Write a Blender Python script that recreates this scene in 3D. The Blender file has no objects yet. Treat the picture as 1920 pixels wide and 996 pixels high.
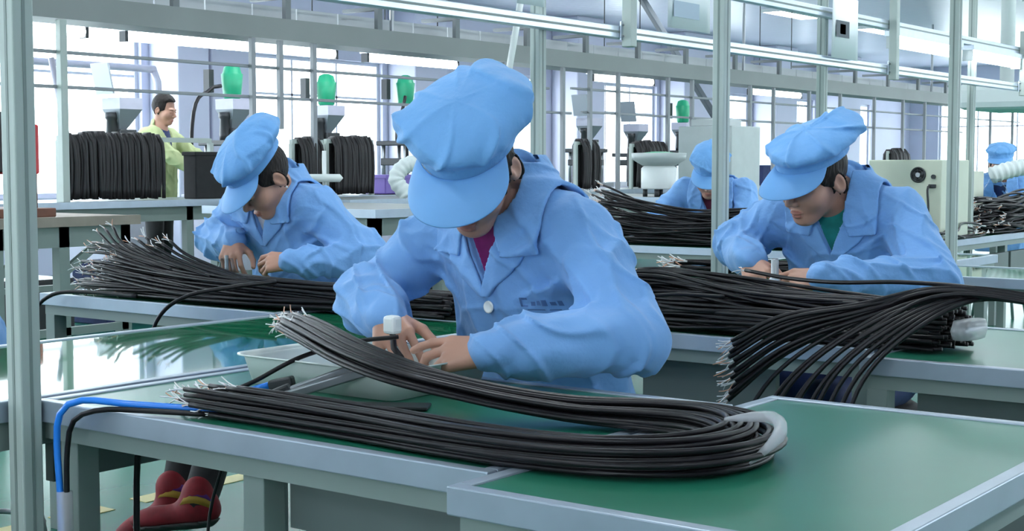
import bpy, math, random
import numpy as np
from mathutils import Vector, Matrix

# ---------------------------------------------------------------- camera, world, exposure
scene = bpy.context.scene
COL = scene.collection
cam_data = bpy.data.cameras.new('camera')
cam_data.sensor_width = 36.0
cam_data.lens = 50.625
cam_data.clip_end = 200
cam = bpy.data.objects.new('camera', cam_data)
COL.objects.link(cam)
cam.location = (0, 0, 1.15)
cam.rotation_euler = (math.radians(90 - 3.94), 0, math.radians(36.87))
scene.camera = cam
scene.view_settings.view_transform = 'Standard'
scene.view_settings.look = 'None'
scene.view_settings.gamma = 1
scene.view_settings.exposure = 0.8
scene.cycles.use_denoising = True
scene.cycles.max_bounces = 8
scene.cycles.diffuse_bounces = 3
scene.cycles.glossy_bounces = 3
scene.cycles.transparent_max_bounces = 16
scene.cycles.sample_clamp_indirect = 2.5
world = bpy.data.worlds.new('overcast_sky')
scene.world = world
world.use_nodes = True
world.node_tree.nodes['Background'].inputs[0].default_value = (0.86, 0.95, 1.0, 1)
world.node_tree.nodes['Background'].inputs[1].default_value = 5.0
LAMP_POWER = 16.0          # ceiling panels
TUBE_POWER = 9.0          # fluorescent tubes on the frames

# ---------------------------------------------------------------- materials
MATS = {}
def mat(name, col, rough=0.5, metal=0.0, noise=0.0, nscale=8.0, bump=0.0, bscale=60.0, emit=0.0, spec=0.5, coat=0.0, stretch=(1, 1, 1), sheen=0.0):
    if name in MATS: return MATS[name]
    m = bpy.data.materials.new(name); m.use_nodes = True
    nt = m.node_tree; b = nt.nodes['Principled BSDF']
    b.inputs['Base Color'].default_value = (*col, 1)
    b.inputs['Roughness'].default_value = rough
    b.inputs['Metallic'].default_value = metal
    b.inputs['Specular IOR Level'].default_value = spec
    b.inputs['Coat Weight'].default_value = coat
    b.inputs['Sheen Weight'].default_value = sheen
    if emit:
        b.inputs['Emission Color'].default_value = (*col, 1)
        b.inputs['Emission Strength'].default_value = emit
    if noise or bump:
        tc = nt.nodes.new('ShaderNodeTexCoord'); mp = nt.nodes.new('ShaderNodeMapping')
        mp.inputs['Scale'].default_value = stretch
        nt.links.new(tc.outputs['Object'], mp.inputs['Vector'])
    if noise:
        n = nt.nodes.new('ShaderNodeTexNoise'); n.inputs['Scale'].default_value = nscale; n.inputs['Detail'].default_value = 4
        nt.links.new(mp.outputs[0], n.inputs['Vector'])
        r = nt.nodes.new('ShaderNodeMapRange'); r.inputs[1].default_value = 0.3; r.inputs[2].default_value = 0.7
        r.inputs[3].default_value = 1 - noise; r.inputs[4].default_value = 1 + noise
        nt.links.new(n.outputs['Fac'], r.inputs[0])
        mx = nt.nodes.new('ShaderNodeVectorMath'); mx.operation = 'SCALE'; mx.inputs[0].default_value = col
        nt.links.new(r.outputs[0], mx.inputs['Scale']); nt.links.new(mx.outputs[0], b.inputs['Base Color'])
    if bump:
        n2 = nt.nodes.new('ShaderNodeTexNoise'); n2.inputs['Scale'].default_value = bscale; n2.inputs['Detail'].default_value = 3
        nt.links.new(mp.outputs[0], n2.inputs['Vector'])
        bp = nt.nodes.new('ShaderNodeBump'); bp.inputs['Strength'].default_value = bump; bp.inputs['Distance'].default_value = 0.01
        nt.links.new(n2.outputs['Fac'], bp.inputs['Height']); nt.links.new(bp.outputs[0], b.inputs['Normal'])
    MATS[name] = m
    return m

def glass(name, tint, clear=0.85, rough=0.02):
    if name in MATS: return MATS[name]
    m = bpy.data.materials.new(name); m.use_nodes = True
    nt = m.node_tree; nt.nodes.remove(nt.nodes['Principled BSDF'])
    t = nt.nodes.new('ShaderNodeBsdfTransparent'); t.inputs[0].default_value = (*tint, 1)
    g = nt.nodes.new('ShaderNodeBsdfGlossy'); g.inputs['Roughness'].default_value = rough
    lw = nt.nodes.new('ShaderNodeLayerWeight'); lw.inputs['Blend'].default_value = .5
    fr = nt.nodes.new('ShaderNodeMath'); fr.operation = 'POWER'; fr.inputs[1].default_value = 5.0; nt.links.new(lw.outputs['Facing'], fr.inputs[0])
    mx = nt.nodes.new('ShaderNodeMixShader')
    nt.links.new(fr.outputs[0], mx.inputs[0]); nt.links.new(t.outputs[0], mx.inputs[1]); nt.links.new(g.outputs[0], mx.inputs[2])
    nt.links.new(mx.outputs[0], nt.nodes['Material Output'].inputs[0])
    MATS[name] = m
    return m

M_POST = mat('pale_grey_green_paint', (.42, .485, .455), .45, noise=.06, nscale=3)
M_ALU = mat('brushed_aluminium', (.62, .68, .76), .32, metal=.75, noise=.05, nscale=30, stretch=(1, 1, 1))
M_TRIM = mat('aluminium_table_edge', (.36, .42, .50), .36, metal=.45, noise=.06, nscale=12)
M_GREEN = mat('green_table_mat', (.010, .150, .072), .035, noise=.08, nscale=5, spec=.75)
M_GREENW = mat('worn_green_table_mat', (.016, .165, .100), .30, noise=.10, nscale=5, spec=.55)
M_TABLE = mat('grey_green_steel_paint', (.215, .265, .25), .45, noise=.06, nscale=4)
M_PANEL = mat('grey_steel_panel', (.13, .16, .155), .5, noise=.07, nscale=4)
M_DRAWER = mat('light_grey_drawer_paint', (.45, .50, .50), .45, noise=.04)
M_CABLE = mat('black_rubber_cable', (.0085, .007, .0095), .40, spec=.30, noise=.2, nscale=40)
M_SKEIN = mat('dull_black_cable', (.016, .014, .016), .55)
M_BLUEHOSE = mat('blue_plastic_hose', (.02, .22, .80), .3)
M_WIRE = mat('bare_tinned_wire', (.72, .70, .70), .35, metal=.5)
M_WIREW = mat('white_wire_insulation', (.75, .76, .78), .45)
M_COPPER = mat('copper_wire', (.62, .33, .22), .35, metal=.6)
M_WHITE = mat('white_plastic', (.78, .82, .82), .35)
M_TRAYP = mat('milky_plastic', (.66, .72, .70), .28, spec=.5)
M_COAT = mat('light_blue_work_cloth', (.180, .385, .74), .75, noise=.06, nscale=9, bump=.35, bscale=38, sheen=.15)
M_CAP = mat('sky_blue_cap_cloth', (.160, .395, .76), .75, noise=.05, nscale=11, bump=.4, bscale=42, sheen=.15)
def creased(m, scale, dist):       # long soft creases of worn cotton
    nt = m.node_tree; b = nt.nodes['Principled BSDF']; old = b.inputs['Normal'].links[0].from_node
    tc = nt.nodes.new('ShaderNodeTexCoord'); n = nt.nodes.new('ShaderNodeTexNoise'); n.noise_type = 'RIDGED_MULTIFRACTAL'
    n.inputs['Scale'].default_value = scale; n.inputs['Detail'].default_value = 2.5; n.inputs['Distortion'].default_value = .6
    nt.links.new(tc.outputs['Object'], n.inputs['Vector'])
    bp = nt.nodes.new('ShaderNodeBump'); bp.inputs['Strength'].default_value = .9; bp.inputs['Distance'].default_value = dist * 1.8
    nt.links.new(n.outputs['Fac'], bp.inputs['Height']); nt.links.new(old.outputs[0], bp.inputs['Normal']); nt.links.new(bp.outputs[0], b.inputs['Normal'])
creased(M_COAT, 6.5, .012); creased(M_CAP, 8.0, .010)
M_VISOR = mat('sky_blue_cap_visor', (.155, .385, .74), .6, noise=.03, nscale=20)
M_SKIN = mat('skin', (.50, .265, .19), .5, noise=.06, nscale=18, bump=.06, bscale=220)
M_LIP = mat('lips', (.42, .17, .13), .5)
M_HAIR = mat('dark_brown_hair', (.012, .008, .007), .62, spec=.3, bump=.5, bscale=140, stretch=(1, 1, .15))
M_BLACK = mat('black_cloth', (.012, .012, .014), .8, noise=.2, nscale=20)
M_MAGENTA = mat('dark_magenta_knit', (.20, .008, .12), .85, noise=.2, nscale=30)
M_TEAL = mat('teal_knit', (.01, .22, .20), .85, noise=.2, nscale=30)
M_MAROON = mat('maroon_knit', (.10, .01, .03), .85, noise=.2, nscale=30)
M_NAVY = mat('navy_cloth', (.02, .035, .12), .8, noise=.2, nscale=20)
M_PALESHIRT = mat('pale_grey_knit', (.5, .5, .55), .85)
M_RED = mat('dark_red_shoe_felt', (.22, .006, .014), .7, noise=.2, nscale=30)
M_SOLE = mat('dark_grey_rubber_sole', (.06, .055, .055), .7)
M_PURPLE = mat('purple_sock', (.10, .02, .16), .85)
M_YELLOWS = mat('mustard_sock', (.32, .20, .02), .85)
M_YGREEN = mat('yellow_green_work_shirt', (.46, .52, .27), .8, noise=.06, nscale=8, bump=.3, bscale=30)
M_LAV = mat('lavender_work_shirt', (.42, .46, .72), .8)
M_MACH = mat('lavender_grey_machine_paint', (.42, .42, .52), .45, noise=.05)
M_CREAM = mat('cream_machine_paint', (.58, .62, .50), .5, noise=.03)
M_DARK = mat('dark_iron', (.035, .038, .042), .45, metal=.3)
M_STEEL = mat('dull_steel', (.32, .34, .36), .35, metal=.7)
M_HOPPER = mat('grey_steel_hopper', (.25, .28, .31), .4, metal=.4)
M_GREENB = mat('bright_green_plastic', (.01, .32, .16), .45)
M_REDM = mat('red_machine_cover', (.62, .02, .03), .45)
M_BROWN = mat('brown_bench_board', (.30, .25, .21), .6, noise=.15, nscale=6)
M_RUST = mat('rusty_brown_iron', (.16, .06, .035), .6, noise=.2, nscale=12)
M_VIOLET = mat('violet_plastic', (.16, .10, .42), .4)
M_HOSE = mat('pale_flexible_duct', (.72, .78, .77), .6)
M_TUBE = mat('lit_fluorescent_tube', (.90, .97, 1.0), .5, emit=TUBE_POWER)
M_PANELLIT = mat('lit_ceiling_panel', (.90, .96, 1.0), .5, emit=LAMP_POWER)
M_PAPER = mat('white_paper', (.88, .93, .96), .5)
M_PAPERB = mat('pale_blue_print', (.45, .55, .66), .6)
M_PRINT = mat('dark_print', (.10, .12, .14), .6)
M_EMB = mat('navy_embroidery', (.075, .16, .37), .8)
M_WRAP = mat('milky_plastic_wrap', (.62, .64, .68), .3); M_WRAP.node_tree.nodes['Principled BSDF'].inputs['Alpha'].default_value = .45
M_GLASS = glass('window_glass', (.97, .99, 1.0))
M_JAR = glass('clear_jar_plastic', (.78, .83, .86), rough=.08)
M_WALL = mat('lavender_white_wall_paint', (.52, .53, .66), .7, noise=.03, nscale=2)
M_FRAME = mat('pale_window_frame', (.55, .57, .66), .5)
M_MARK = mat('yellow_floor_paint', (.62, .56, .25), .45)
M_TRAYM = mat('grey_cable_tray_paint', (.225, .25, .245), .5, noise=.05, nscale=2)
M_CORR = mat('pale_corrugated_sheet', (.52, .55, .57), .5, noise=.06, nscale=3)
M_UPRIGHT = mat('grey_upright_paint', (.27, .29, .31), .5)
M_BENCH = mat('grey_bench_top', (.13, .16, .155), .4, noise=.08, nscale=3)
M_BRKT = mat('grey_bracket_steel', (.16, .18, .19), .5)

def floor_material():
    m = mat('green_epoxy_floor', (.014, .17, .11), .26, noise=.08, nscale=.8, spec=.25)
    return m
M_FLOOR = floor_material()
def ceiling_material():
    m = mat('ribbed_ceiling_panel', (.60, .62, .73), .32, noise=.03, nscale=.6)
    nt = m.node_tree; b = nt.nodes['Principled BSDF']
    tc = nt.nodes.new('ShaderNodeTexCoord'); w = nt.nodes.new('ShaderNodeTexWave')
    w.inputs['Scale'].default_value = 1.6; w.bands_direction = 'Y'
    nt.links.new(tc.outputs['Object'], w.inputs['Vector'])
    bp = nt.nodes.new('ShaderNodeBump'); bp.inputs['Strength'].default_value = .25; bp.inputs['Distance'].default_value = .02
    nt.links.new(w.outputs['Fac'], bp.inputs['Height']); nt.links.new(bp.outputs[0], b.inputs['Normal'])
    return m
M_CEIL = ceiling_material()

# ---------------------------------------------------------------- object helpers
ORG = {}
def origin_of(o):
    return np.array(ORG.get(o.name, (0, 0, 0)), float) if o else np.zeros(3)
def link(name, me, m, parent=None):
    o = bpy.data.objects.new(name, me)
    COL.objects.link(o)
    if m:
        for k in (m if isinstance(m, (list, tuple)) else [m]): me.materials.append(k)
    if parent: o.parent = parent; ORG[o.name] = tuple(origin_of(parent))
    return o
def mesh_from(name, V, Fc, smooth=False):
    me = bpy.data.meshes.new(name)
    me.from_pydata([tuple(map(float, v)) for v in V], [], [tuple(map(int, f)) for f in Fc])
    if smooth: me.polygons.foreach_set('use_smooth', [True] * len(me.polygons))
    me.update()
    return me
def tag(o, label=None, cat=None, group=None, kind=None):
    if label: o['label'] = label
    if cat: o['category'] = cat
    if group: o['group'] = group
    if kind: o['kind'] = kind
    return o
def thing(name, label, cat, loc=(0, 0, 0), group=None):
    o = bpy.data.objects.new(name, None); COL.objects.link(o)
    o.location = loc; o.empty_display_size = .1; ORG[o.name] = tuple(loc)
    return tag(o, label, cat, group)

def frames(P):
    P = np.asarray(P, float); T = np.gradient(P, axis=0); T /= np.linalg.norm(T, axis=1)[:, None] + 1e-12
    a = np.array([0, 0, 1.]) if abs(T[0][2]) < .9 else np.array([1., 0, 0])
    n = np.cross(T[0], a); n /= np.linalg.norm(n); N = [n]
    for i in range(1, len(P)):
        n = N[-1] - T[i] * (N[-1] @ T[i]); n /= np.linalg.norm(n) + 1e-12; N.append(n)
    N = np.array(N)
    return T, N, np.cross(T, N)
def spline(P, n):
    P = np.asarray(P, float); k = len(P)
    Q = np.vstack([2 * P[0] - P[1], P, 2 * P[-1] - P[-2]])
    L = np.concatenate([[0], np.cumsum(np.linalg.norm(np.diff(P[:, :3], axis=0), axis=1))])
    s = np.linspace(0, L[-1], n); i = np.clip(np.searchsorted(L, s, side='right') - 1, 0, k - 2)
    t = ((s - L[i]) / (L[i + 1] - L[i] + 1e-9))[:, None]
    p0, p1, p2, p3 = Q[i], Q[i + 1], Q[i + 2], Q[i + 3]
    return .5 * (2 * p1 + (p2 - p0) * t + (2 * p0 - 5 * p1 + 4 * p2 - p3) * t ** 2 + (3 * p1 - p0 - 3 * p2 + p3) * t ** 3)

class MB:
    def __init__(s): s.V = []; s.F = []
    def add(s, V, Fc):
        b = len(s.V); s.V += [tuple(v) for v in V]; s.F += [tuple(b + i for i in f) for f in Fc]; return s
    def box(s, a, b):
        x0, y0, z0 = a; x1, y1, z1 = b
        V = [(x0, y0, z0), (x1, y0, z0), (x1, y1, z0), (x0, y1, z0), (x0, y0, z1), (x1, y0, z1), (x1, y1, z1), (x0, y1, z1)]
        return s.add(V, [(0, 3, 2, 1), (4, 5, 6, 7), (0, 1, 5, 4), (1, 2, 6, 5), (2, 3, 7, 6), (3, 0, 4, 7)])
    def cbox(s, c, d): return s.box([c[i] - d[i] / 2 for i in range(3)], [c[i] + d[i] / 2 for i in range(3)])
    def beam(s, a, b, w, h):
        a = np.array(a, float); b = np.array(b, float); t = (b - a) / np.linalg.norm(b - a)
        up = np.array([0, 0, 1.]) if abs(t[2]) < .95 else np.array([0, 1., 0])
        l = np.cross(t, up); l /= np.linalg.norm(l); u = np.cross(l, t)
        V = [p + l * w / 2 * i + u * h / 2 * j for p in (a, b) for i, j in ((-1, -1), (1, -1), (1, 1), (-1, 1))]
        return s.add(V, [(0, 1, 2, 3), (7, 6, 5, 4), (0, 4, 5, 1), (1, 5, 6, 2), (2, 6, 7, 3), (3, 7, 4, 0)])
    def tube(s, P, r, n=8, caps=True):
        P = np.asarray(P, float); r = np.broadcast_to(np.asarray(r, float), (len(P),))
        T, N, B = frames(P); A = np.linspace(0, 2 * math.pi, n, endpoint=False)
        V = (P[:, None, :] + r[:, None, None] * (np.cos(A)[None, :, None] * N[:, None, :] + np.sin(A)[None, :, None] * B[:, None, :])).reshape(-1, 3)
        Fc = [(i * n + j, i * n + (j + 1) % n, (i + 1) * n + (j + 1) % n, (i + 1) * n + j) for i in range(len(P) - 1) for j in range(n)]
        if caps: Fc += [tuple(range(n - 1, -1, -1)), tuple(range((len(P) - 1) * n, len(P) * n))]
        return s.add(V, Fc)
    def lathe(s, prof, c=(0, 0, 0), n=24, sx=1, sy=1):
        A = np.linspace(0, 2 * math.pi, n, endpoint=False)
        V = [(c[0] + r * math.cos(a) * sx, c[1] + r * math.sin(a) * sy, c[2] + z) for r, z in prof for a in A]
        k = len(prof)
        Fc = [(i * n + j, i * n + (j + 1) % n, (i + 1) * n + (j + 1) % n, (i + 1) * n + j) for i in range(k - 1) for j in range(n)]
        Fc += [tuple(range(n - 1, -1, -1)), tuple(range((k - 1) * n, k * n))]
        return s.add(V, Fc)
    def build(s, name, m, parent=None, smooth=False, bevel=0.0):
        o0 = origin_of(parent)
        V = np.asarray(s.V, float) - o0
        o = link(name, mesh_from(name, V, s.F, smooth), m, parent)
        if bevel:
            b = o.modifiers.new('bevel', 'BEVEL'); b.width = bevel; b.segments = 2; b.limit_method = 'ANGLE'
        return o
    def alone(s, name, m, label=None, cat=None, group=None, kind=None, smooth=False, bevel=0.0):
        V = np.asarray(s.V, float); lo = V.min(0); hi = V.max(0); c = np.array([(lo[0] + hi[0]) / 2, (lo[1] + hi[1]) / 2, lo[2]])
        o = link(name, mesh_from(name, V - c, s.F, smooth), m)
        o.location = c; ORG[o.name] = tuple(c)
        if bevel:
            b = o.modifiers.new('bevel', 'BEVEL'); b.width = bevel; b.segments = 2; b.limit_method = 'ANGLE'
        return tag(o, label, cat, group, kind)

# ---------------------------------------------------------------- signed distance modelling (numpy)
def L2(v): return np.sqrt((v * v).sum(-1))
def smin(a, b, k):
    h = np.clip(.5 + .5 * (b - a) / k, 0, 1)
    return b + (a - b) * h - k * h * (1 - h)
def smax(a, b, k): return -smin(-a, -b, k)
def ell(p, c, r):
    q = p - np.array(c); r = np.array(r, float)
    k0 = L2(q / r); k1 = L2(q / (r * r))
    return k0 * (k0 - 1) / (k1 + 1e-9)
def cone(p, a, b, r1, r2):
    a = np.asarray(a, float); b = np.asarray(b, float); ba = b - a
    t = np.clip(((p - a) @ ba) / (ba @ ba), 0, 1)
    return L2(p - a - t[:, None] * ba) - (r1 + (r2 - r1) * t)
def poly2(x, y, P):
    P = np.asarray(P, float); d = np.full(len(x), 1e9); s = np.ones(len(x)); n = len(P)
    for i in range(n):
        j = (i - 1) % n; e = P[j] - P[i]; wx = x - P[i][0]; wy = y - P[i][1]
        t = np.clip((wx * e[0] + wy * e[1]) / (e @ e), 0, 1)
        bx = wx - e[0] * t; by = wy - e[1] * t; d = np.minimum(d, bx * bx + by * by)
        c1 = y >= P[i][1]; c2 = y < P[j][1]; c3 = e[0] * wy > e[1] * wx
        f = (c1 & c2 & c3) | (~c1 & ~c2 & ~c3); s = np.where(f, -s, s)
    return s * np.sqrt(d)
def sdf_arrays(fn, lo, hi, h, lv=4, safe=2.6):
    lo = np.array(lo, float); hi = np.array(hi, float)
    H = h * 2 ** lv; n = np.ceil((hi - lo) / H).astype(int)
    g = np.stack(np.meshgrid(*[np.arange(k) for k in n], indexing='ij'), -1).reshape(-1, 3)
    for l in range(lv, -1, -1):
        s = h * 2 ** l
        d = fn(lo + (g + .5) * s)
        keep = np.abs(d) < s * .87 * safe + (.002 if l else 0)
        g = g[keep]
        if l:
            g = (g[:, None, :] * 2 + np.array([[i, j, k] for i in (0, 1) for j in (0, 1) for k in (0, 1)])[None]).reshape(-1, 3)
    g = g.astype(np.int64); S = 1 << 20
    code = lambda q: (q[..., 0] * S + q[..., 1]) * S + q[..., 2]
    O = np.array([[i, j, k] for i in (0, 1) for j in (0, 1) for k in (0, 1)])
    cc = code(g[:, None, :] + O[None]); u, inv = np.unique(cc.reshape(-1), return_inverse=True)
    pos = np.stack([u // (S * S), (u // S) % S, u % S], -1)
    val = fn(lo + pos * h); cv = val[inv].reshape(-1, 8)
    act = (cv.min(1) < 0) & (cv.max(1) >= 0); g = g[act]; cv = cv[act]
    E = [(0, 1), (2, 3), (4, 5), (6, 7), (0, 2), (1, 3), (4, 6), (5, 7), (0, 4), (1, 5), (2, 6), (3, 7)]
    acc = np.zeros((len(g), 3)); cnt = np.zeros(len(g))
    for a, b in E:
        x = (cv[:, a] < 0) != (cv[:, b] < 0); t = cv[:, a] / (cv[:, a] - cv[:, b] + 1e-20)
        pt = O[a][None] + t[:, None] * (O[b] - O[a])[None]
        acc += np.where(x[:, None], pt, 0); cnt += x
    V = lo + (g + acc / cnt[:, None]) * h
    gc = code(g); order = np.argsort(gc); gs = gc[order]
    def find(q):
        k = np.clip(np.searchsorted(gs, code(q)), 0, len(gs) - 1)
        return np.where(gs[k] == code(q), order[k], -1)
    quads = []
    for ax, (b, c) in enumerate(((1, 2), (2, 0), (0, 1))):
        ci = np.zeros(3, int); ci[ax] = 1; ic = ci[0] * 4 + ci[1] * 2 + ci[2]
        s0 = cv[:, 0] < 0; s1 = cv[:, ic] < 0; x = s0 != s1
        eb = np.zeros(3, int); eb[b] = 1; ec = np.zeros(3, int); ec[c] = 1
        gx = g[x]; q = np.stack([np.nonzero(x)[0], find(gx - eb), find(gx - eb - ec), find(gx - ec)], -1)
        fl = s0[x]; q = np.where(fl[:, None], q, q[:, ::-1])
        quads.append(q[(q >= 0).all(1)])
    return V, np.vstack(quads)
def mesh_np(name, V, Q, smooth=True):
    me = bpy.data.meshes.new(name)
    me.vertices.add(len(V)); me.vertices.foreach_set('co', V.astype(np.float32).ravel())
    me.loops.add(Q.size); me.loops.foreach_set('vertex_index', Q.astype(np.int32).ravel())
    me.polygons.add(len(Q)); me.polygons.foreach_set('loop_start', np.arange(0, Q.size, 4, dtype=np.int32))
    me.polygons.foreach_set('use_smooth', np.ones(len(Q), bool))
    me.update(calc_edges=True); me.validate()
    return me
def sdf_obj(name, fn, lo, hi, h, m, parent=None, lv=4, relax=0):
    V, Q = sdf_arrays(fn, lo, hi, h, lv)
    o = link(name, mesh_np(name, V, Q), m, parent)
    return o
def rotm(yaw, pitch, roll):   # degrees; faces -y; pitch bends the face down, yaw turns it to +x, roll tips it to +x
    y, p, r = map(math.radians, (yaw, pitch, roll))
    Rz = np.array([[math.cos(y), -math.sin(y), 0], [math.sin(y), math.cos(y), 0], [0, 0, 1]])
    Rx = np.array([[1, 0, 0], [0, math.cos(p), -math.sin(p)], [0, math.sin(p), math.cos(p)]])
    Ry = np.array([[math.cos(r), 0, math.sin(r)], [0, 1, 0], [-math.sin(r), 0, math.cos(r)]])
    return Rz @ Rx @ Ry
def unit(v): v = np.asarray(v, float); return v / np.linalg.norm(v)
def wob(p, f, s=0.0):          # smooth pseudo-noise in about -1..1
    x, y, z = p[:, 0] * f, p[:, 1] * f, p[:, 2] * f
    return (np.sin(x + 1.7 * np.sin(.8 * y + s) + s) + np.sin(1.13 * y + 1.4 * np.sin(.9 * z + 2 * s) + 1.3) + np.sin(1.21 * z + 1.5 * np.sin(.7 * x + 3 * s) + 2.1 * s)) / 3

# ---- the head, in its own frame: face to -y, ears on x, centre between the ears
def head_sdf(q, male=0.0):
    q = q.copy(); x = np.abs(q[:, 0]); m = np.stack([x, q[:, 1], q[:, 2]], -1)
    d = ell(m, (0, .012, .035), (.075, .094, .088))
    d = smin(d, ell(m, (0, -.028, -.035), (.061, .064, .080)), .03)
    d = smin(d, ell(m, (0, -.060, -.098), (.032, .028, .022)), .03)
    d = smin(d, ell(m, (.040, -.056, -.034), (.027, .027, .028)), .03)
    d = smin(d, ell(m, (.024, -.082, .017), (.028, .012, .009)), .014)
    d = smax(d, -ell(m, (.031, -.105, -.002), (.021, .018, .013)), .014)
    d = smin(d, ell(m, (.031, -.083, -.004), (.0170, .0125, .0100)), .005)
    d = smin(d, cone(m, (0, -.090, .004), (0, -.112, -.034), .0075, .0115), .012)
    d = smin(d, ell(m, (.012, -.100, -.041), (.0088, .0095, .0078)), .006)
    d = smax(d, -ell(m, (.007, -.107, -.049), (.0035, .005, .003)), .003)
    d = smin(d, ell(m, (0, -.0885, -.070), (.022, .0120, .0056)), .006)
    d = smin(d, ell(m, (0, -.0868, -.0805), (.018, .0120, .0064)), .006)
    d = smax(d, -cone(m, (0, -.1015, -.0755), (.021, -.0930, -.0765), .0022, .0012), .003)
    ca, sa = math.cos(.3), math.sin(.3)
    e = m - np.array((.078, .018, -.010)); e = np.stack([e[:, 0] - .25 * e[:, 1], ca * e[:, 1] + sa * e[:, 2], -sa * e[:, 1] + ca * e[:, 2]], -1)
    de = ell(e, (0, 0, 0), (.010, .020, .033)); de = smax(de, -ell(e, (.010, -.002, .003), (.008, .012, .021)), .004)
    de = smin(de, ell(e, (.003, -.012, -.004), (.005, .005, .008)), .004)
    return smin(d, de, .006)
def hair_sdf(q, low_z=-.010, front_y=-.044):
    d = ell(q, (0, .018, .034), (.0805, .100, .094))
    d = np.minimum(d, head_sdf(q) - .0055)
    x = np.abs(q[:, 0])
    thr = front_y + (.008 - front_y) / (1 + np.exp((q[:, 2] - low_z) / .006)) - .05 * np.clip(q[:, 2] - .05, 0, .1)
    side = np.stack([x, q[:, 1], q[:, 2]], -1)
    low = np.maximum(thr - q[:, 1], -.092 - q[:, 2])
    d2 = smax(d, low * .8, .010)
    d2 = smax(d2, -ell(side, (.084, .018, -.014), (.020, .020, .034)), .006)
    return d2 + .0012 * np.sin(q[:, 0] * 420 + 5 * np.sin(q[:, 2] * 30)) * np.sin(q[:, 1] * 260)
CAP_TIP, CAP_Z = math.radians(-8), .058
BAND_R = (.0975, .1165)
def cap_frame(q):               # tip the cap so that the band sits low on the forehead
    a = CAP_TIP; c, s = math.cos(a), math.sin(a)
    return np.stack([q[:, 0], c * q[:, 1] - s * (q[:, 2] - CAP_Z), s * q[:, 1] + c * (q[:, 2] - CAP_Z)], -1)
def cap_sdf(q, puff, seed):
    p = cap_frame(q)
    th = np.arctan2(p[:, 0], -(p[:, 1] - .014)); z = p[:, 2]
    k = np.sqrt((p[:, 0] / BAND_R[0]) ** 2 + ((p[:, 1] - .014) / BAND_R[1]) ** 2)
    band = (k - 1) * .100 - .0008 * np.sin(z * 900) - .0012 * np.sin(th * 5 + seed)
    band = smax(band, np.abs(z - .018) - .018, .004)
    c = np.array(puff['c']); r = np.array(puff['r'])
    up = np.clip((z - .035) / .05, 0, 1)
    crest = lambda u, w: np.exp(-(np.sin(u) / w) ** 2)
    fall = np.exp(-((z - .060) / .038) ** 2)
    u = th * 3.2 + .9 * np.sin(z * 26 + seed) + .7 * wob(p, 19, seed)
    fold = crest(u, .26) * .0105 * fall - .003 * fall
    fold = fold + crest(th * 6.5 + 1.2 * wob(p, 22, seed + 3), .4) * .0030 * np.exp(-((z - .046) / .016) ** 2)
    v = (p @ np.array((9., 5., 15.))) * 1.25 + 1.3 * wob(p, 13, seed + 7)
    fold = fold + (crest(v, .22) * .0085 - .002 + .0085 * wob(p, 17, seed + 2) + .0035 * wob(p, 40, seed + 4)) * up
    crown = ell(p, c, r)
    for bc, br, bs in puff.get('lumps', ()):
        crown = smin(crown, ell(p, bc, br), bs)
    crown = smax(crown - fold, .030 - z, .014)
    return smin(band, crown, .010)

# ---- the hand: a along the fingers, b to the thumb, c out of the back of the hand
FING = [(.031, (.041, .025, .021), .0088), (.0105, (.045, .028, .022), .0090), (-.0105, (.041, .026, .021), .0086), (-.030, (.032, .020, .018), .0076)]
def hand_chain(curl, thumb, spread=0.04):
    segs = []
    for i, (b, ls, r) in enumerate(FING):
        p = np.array((.088 - .006 * abs(i - 1), b, .002)); ang = 0
        sp = (1.5 - i) * spread
        for j, l in enumerate(ls):
            ang += curl[i][j]
            dv = np.array((math.cos(ang) * math.cos(sp), math.cos(ang) * math.sin(sp), -math.sin(ang)))
            nx = p + dv * l
            segs.append((i, p, nx, r * (1 - .07 * j), r * (1 - .07 * (j + 1))))
            p = nx
    p = np.array((.030, .030, -.008))
    for j, l in enumerate((.038, .031, .026)):
        dv = unit(thumb[j]); nx = p + dv * l
        segs.append((4, p, nx, .0118 - .0012 * j, .0108 - .0014 * j)); p = nx
    return segs
def hand_sdf(p, w, f, n, side, segs, s=1.0):
    f = unit(f); n = np.asarray(n, float); n = unit(n - f * (n @ f)); t = np.cross(f, n) * side
    out = L2(p - (w + f * .09)) - .13
    k = out < .05
    if not k.any(): return out
    q = (p[k] - w) @ np.stack([f, t, n], -1) / s
    d = cone(q, (-.004, 0, 0), (.012, 0, 0), .0205, .023)
    for i, (b, ls, r) in enumerate(FING):
        d = smin(d, cone(q, (.008, b * .45, 0), (.086 - .006 * abs(i - 1), b, 0), .0165, .0118), .012)
    d = smin(d, cone(q, (.012, .012, -.010), (.048, .034, -.012), .016, .0125), .012)
    fs = {}
    for i, a, b, r1, r2 in segs:
        c = cone(q, a, b, r1, r2); fs[i] = c if i not in fs else smin(fs[i], c, .003)
    g = None
    for i in fs: g = fs[i] if g is None else np.minimum(g, fs[i])
    d = smin(d, g, .005) * s
    out[k] = np.where(out[k] < .04, d, out[k])
    return out

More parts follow.
